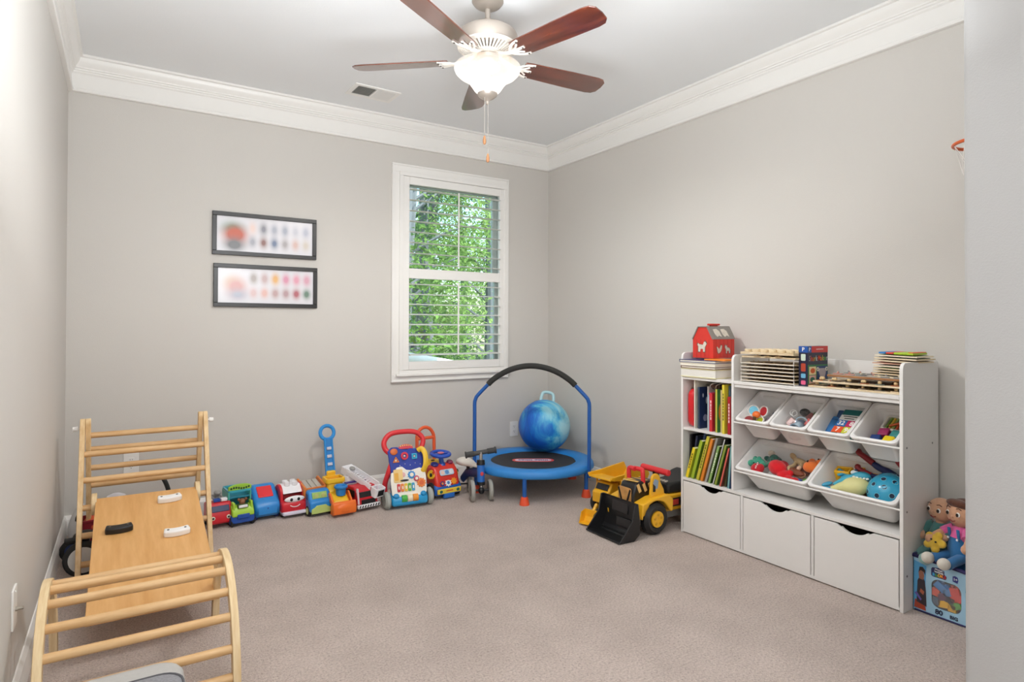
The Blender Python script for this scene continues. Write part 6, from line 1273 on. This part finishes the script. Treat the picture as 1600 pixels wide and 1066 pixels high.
# ------------------------------------------------------------------ block bag and dolls beside the shelf
BGM = Matrix.Translation((3.128, 1.2985, 0)) @ Matrix.Rotation(R_(-90), 4, 'Z')
def gthing(name, label, cat, x, y, z, rot=(0, 0, 0), group=None):
    t = thing(name, label, cat, group=group); M = BGM @ TR((x, y, z), rot); t.location = M.to_translation(); t.rotation_euler = M.to_euler(); return t
bag = gthing('block_bag', 'zip-up bag of chunky building blocks with a clear window, beside the shelf', 'bag', 0, 0, 0)
SKY = mat('#a3cbe3', .35, noise=.03); NAVY = mat('#231f55', .4); BW_, BH_ = .345, .232
nW = 40
def outl(n):
    P_ = [(0, 0), (BW_, 0), (BW_, BH_ - .02), (BW_ * .55, BH_ - .012), (0, BH_)]; segs = []
    L = [math.dist(P_[i], P_[(i + 1) % 5]) for i in range(5)]; T = sum(L); out = []
    for k in range(n):
        d_ = T * k / n; i = 0
        while d_ > L[i]: d_ -= L[i]; i += 1
        a_, b_ = P_[i], P_[(i + 1) % 5]; out.append((a_[0] + (b_[0] - a_[0]) * d_ / L[i], a_[1] + (b_[1] - a_[1]) * d_ / L[i]))
    return out
wx, wz, ww, wh = .124, .099, .108, .118
ring = rrect(ww, wh, .03, 9, wx, wz); ring = ring[:40] if len(ring) > 40 else ring
O = outl(len(ring))
# align the two rings by angle about the window centre
ca = lambda p: math.atan2(p[1] - wz, p[0] - wx)
ring.sort(key=ca); O.sort(key=ca)
XZ = TR((0, 0, 0), (R_(90), 0, 0))
MB().hollow(O, ring, .003, XZ, -.003).obj('bag_front', SKY, bag)
sd = MB()
sd.box((.0015, .09, BH_ / 2), (.003, .18, BH_)); sd.box((BW_ - .0015, .09, BH_ / 2 - .01), (.003, .18, BH_ - .02)); sd.box((BW_ / 2, .178, BH_ / 2), (BW_, .003, BH_)); sd.box((BW_ / 2, .09, .0015), (BW_, .18, .003))
sd.obj('bag_sides', mat('#3f86bd', .4, noise=.1), bag)
MB().box((BW_ / 2, .07, .1), (BW_ - .01, .004, .19)).obj('bag_lining', mat('#2b3550', .6), bag)
MB().tube([(0, 0, BH_), (BW_ * .3, -.002, BH_ - .005), (BW_ * .55, 0, BH_ - .012), (BW_, 0, BH_ - .02), (BW_, .09, BH_ - .02), (BW_, .18, BH_ - .02), (BW_ / 2, .18, BH_ - .005), (0, .18, BH_), (0, .09, BH_ + .003)], .008, 8, True).obj('zip_edge', NAVY, bag)
MB().tube([(.006, .0, .005), (BW_, .0, .005)], .0035, 8).obj('bottom_piping', NAVY, bag)
MB().prism(rrect(ww, wh, .03, 9, wx, wz), .0006, XZ, -.0022).obj('window_film', cm, bag)
def gp(name, pts, col, off=.0007, par=bag): return MB().prism(pts, off, TR((0, -.0002, 0)) @ XZ).obj(name, mat(col, .4, noise=.05), par, smooth=0)
gp('print_sky', [(.002, .012), (.05, .012), (.047, .1), (.052, .2), (.004, .212)], '#5aa6d6')
pc = gp('print_child', [(.014, .04), (.052, .03), (.05, .09), (.046, .135), (.038, .15), (.026, .148), (.018, .13)], '#3a3138', .0011)
gp('print_face', [(.024, .14), (.04, .138), (.044, .156), (.04, .176), (.03, .18), (.022, .17)], '#9c6550', .0012); gp('print_hair', [(.022, .165), (.03, .177), (.042, .172), (.047, .16), (.048, .18), (.038, .192), (.026, .19)], '#2a1f1e', .0014)
gp('print_hand', [(.026, .085), (.04, .075), (.044, .09), (.03, .1)], '#b5654a', .0014); gp('print_toy', [(.006, .075), (.03, .048), (.034, .056), (.014, .082)], '#6b5fb0', .0014); gp('print_toy', [(.004, .014), (.05, .012), (.046, .036), (.008, .05)], '#b0472f', .001)
gp('print_child', [(.2, .02), (.245, .02), (.25, .12), (.225, .15), (.2, .14)], '#5a4038', .0011); gp('print_sky', [(.192, .14), (.25, .14), (.25, .185), (.195, .18)], '#4f9fd0', .0009)
gp('logo_field', [(.070, .170), (.076, .166), (.122, .166), (.126, .172), (.126, .18), (.118, .186), (.118, .198), (.098, .207), (.074, .203), (.07, .196)], '#28265e', .0009)
gp('logo_panel', [(.082, .187), (.115, .184), (.113, .199), (.084, .202)], '#eef0f2', .0013)
text('logo_letters', 'MEGA', .0135, mat('#2b2a58', .4), bag, (.099, -.0018, .193), (R_(90), R_(3), 0), .0002, .0004, sx=.85)
for i, (ch_, c) in enumerate(zip('BLOKS', ('#3fa7dc', '#58b04a', '#f0c62c', '#ee8a2c', '#d43a32'))): text('logo_letters', ch_, .016, mat(c, .4), bag, (.079 + i * .0105, -.0016, .1755), (R_(90), 0, 0), .0002, .0008, sx=.95)
gp('age_badge', [(.148, .17), (.165, .166), (.168, .178), (.166, .19), (.156, .194), (.148, .19)], '#3a3f90', .0009); text('badge_letters', '1+', .014, mat('#f0f2f6', .4), bag, (.158, -.0014, .18), (R_(90), 0, 0), .0002, .0005)
text('bag_letters', '80', .028, mat('#1c2140', .4), bag, (.098, -.0008, .024), (R_(90), 0, 0), .0003, .001); text('bag_letters', 'BIG', .019, mat('#1c2140', .4), bag, (.152, -.0008, .021), (R_(90), 0, 0), .0003, .0008)
for i, (x, z, c, r, w_, nm) in enumerate(((.10, .128, '#3b87c8', 35, .045, 'blue block high'), (.125, .112, '#3b87c8', -20, .03, 'small blue block'), (.152, .125, '#d8392f', -12, .036, 'red block'), (.158, .098, '#d8392f', -14, .045, 'wide red block'), (.082, .1, '#e0523a', 10, .03, 'orange red block'), (.108, .09, '#5b2a52', -25, .038, 'purple block'), (.135, .085, '#2c2a3a', 15, .034, 'dark block'), (.155, .07, '#5aa83a', -30, .04, 'green block'), (.112, .062, '#f0b91f', -8, .044, 'yellow block low'), (.142, .056, '#f0b91f', 0, .03, 'round yellow block'), (.085, .065, '#44607e', 12, .032, 'slate blue block'))):
    t = gthing('toy_block', nm + ' seen through the window of the block bag', 'block', x, .02 + .0 * (i % 3), z, (0, R_(r), 0))
    b_ = MB().box((0, 0, 0), (w_, .03, .03)).obj('block_body', mat(c, .35), t, bevel=.002)
    for s in (-.25, .25): MB().cyl((s * w_, 0, .014), (s * w_, 0, .024), w_ * .19, seg=14).obj('stud', mat(c, .35), b_)
# the two dolls sit in the open top of the bag
SK1 = PLU('#c99b7c'); SK2 = PLU('#cf9d7c')
def doll(lab, x, y, z, rz, skin, cloth, cloth2, hair, head, arms):
    t = gthing('cloth_doll', lab, 'doll', x, y, z, (R_(-4), 0, R_(rz)))
    m = MB(); m.sph((0, 0, .185), head, 24, 16); m.cyl((0, 0, .10), (0, 0, .16), .02); m.sph((0, 0, .07), (.04, .032, .06))
    for s in (-1, 1): m.sph((s * head[0] * .98, .004, .18), (.012, .008, .014))
    for a_ in arms: m.tube(spline(a_, 5), [.016] * (5 * (len(a_) - 1)) + [.018], 10); m.sph(a_[-1], .0195, 12, 8)
    blob(m, 'body', skin, t, .0035, 4)
    g_ = MB(); g_.lathe([(.046, .0), (.047, .04), (.043, .09), (.03, .125), (.02, .132)], 24, sy=.82); g_.obj('garment', PLU(cloth), t, smooth=1.0)
    for s in (-1, 1): MB().tube(spline([(s * .025, -.01, .012), (s * .032, -.06, .0), (s * .036, -.1, -.012)], 4), [.02] * 9, 12).obj('trouser_leg', PLU(cloth2), t); MB().sph((s * .037, -.118, -.008), (.022, .026, .024)).obj('foot', PLU('#d9d2c6' if hair == 'hair' else '#8fb9b5'), t)
    for s in (-1, 1):
        e_ = MB().sph((s * .023, -head[1] * .90, .186), (.0088, .004, .0098)).obj('eye_white', mat('#f2efe8', .3), t); MB().sph((s * .022, -head[1] * .90 - .004, .185), (.0062, .003, .0075)).obj('pupil', mat('#2a1a14', .3), e_)
        MB().tube([(s * .033, -head[1] * .82, .207), (s * .023, -head[1] * .87, .212), (s * .013, -head[1] * .9, .208)], .0016, 6).obj('eyebrow', mat('#4a2c1e', .8), t)
    MB().tube(spline([(-.012, -head[1] * .93, .159), (0, -head[1] * .95, .155), (.012, -head[1] * .93, .159)], 4), .0022, 6).obj('mouth', mat('#8c3a34', .6), t)
    MB().sph((0, -head[1] * .97, .174), (.005, .004, .0045)).obj('nose', skin, t)
    return t
d1 = doll('bald cloth baby doll in teal holding a yellow cushion, nearest the shelf', .052, .115, .232, -18, SK1, '#4a7f7d', '#6f9f9c', 'cap', (.053, .048, .05), ([(-.04, -.005, .11), (-.06, -.03, .085), (-.045, -.055, .065)], [(.04, -.005, .11), (.055, -.04, .085), (.04, -.06, .075)]))
for s in (-1, 1): MB().tube(spline([(s * .032, 0, .115), (s * .052, -.014, .098), (s * .059, -.034, .082)], 4), .0215, 12).obj('sleeve', PLU('#4a7f7d'), d1)
sc_ = gthing('star_cushion', 'small yellow star cushion held by the teal baby doll', 'cushion', .068, .035, .30, (R_(70), R_(20), R_(-15)))
m = MB(); m.sph((0, 0, 0), (.03, .03, .016))
for k in range(5): m.sph((.03 * math.cos(R_(72 * k + 18)), .03 * math.sin(R_(72 * k + 18)), 0), (.017, .017, .012))
blob(m, 'cushion_body', PLU('#d9b23c'), sc_, .0035, 4); MB().sph((-.008, .004, .0165), .004).sph((.012, .004, .0165), .004).obj('stitched_eye', BKP, sc_)
d2 = doll('brown-haired cloth doll in blue dungarees and a pink top, beside the entrance wall', .140, .080, .243, -20, SK2, '#2d6fa6', '#2d6fa6', 'hair', (.055, .05, .054), ([(-.04, -.005, .112), (-.062, -.04, .085), (-.07, -.075, .06)], [(.04, -.005, .112), (.065, -.03, .09), (.07, -.05, .06)]))
for s in (-1, 1): MB().tube(spline([(s * .03, 0, .118), (s * .046, -.014, .105), (s * .055, -.028, .093)], 4), .021, 12).obj('sleeve', PLU('#d9619c'), d2)
MB().lathe([(.0445, .088), (.041, .105), (.032, .126), (.02, .135)], 24, sy=.86).obj('top', PLU('#d9619c'), d2, smooth=1)
for s in (-1, 1): MB().box((s * .02, -.034, .1), (.012, .006, .05), (R_(12), 0, 0)).obj('strap', PLU('#2d6fa6'), d2, bevel=.002); MB().sph((s * .02, -.04, .083), (.005, .003, .005)).obj('button', mat('#e3e6ea', .4), d2)
m = MB(); m.sph((0, .012, .198), (.058, .05, .05), 22, 14); m.sph((0, -.022, .226), (.05, .028, .018)); m.sph((-.048, .004, .19), (.016, .026, .034)); m.sph((.048, .004, .19), (.016, .026, .034))
blob(m, 'hair', PLU('#5d3524'), d2, .0035, 3)
# ------------------------------------------------------------------ toy hoop on the wall behind the entrance corner
hp_ = thing('toy_hoop', 'orange toy basketball hoop just showing past the entrance corner', 'hoop', (3.36, 1.075, 1.955), R_(90))
MB().box((0, .0, .07), (.19, .02, .16)).obj('backboard', mat('#e8e6e2', .4), hp_, bevel=.004)
MB().torus((0, .125, -.0), .105, .007, 36, 10).obj('hoop_ring', mat('#d8622f', .4), hp_)
MB().box((0, .015, -.01), (.06, .03, .04)).obj('hoop_bracket', mat('#d8622f', .4), hp_, bevel=.003)
nt_ = MB()
for k in range(10):
    a_ = 2 * PI * k / 10
    for d_ in (-1, 1): nt_.tube([(.103 * math.cos(a_), .125 + .103 * math.sin(a_), -.005), (.085 * math.cos(a_ + d_ * .3), .125 + .085 * math.sin(a_ + d_ * .3), -.06), (.075 * math.cos(a_), .125 + .075 * math.sin(a_), -.12)], .0012, 5)
nt_.obj('hoop_net', mat('#eeeae4', .7), hp_)
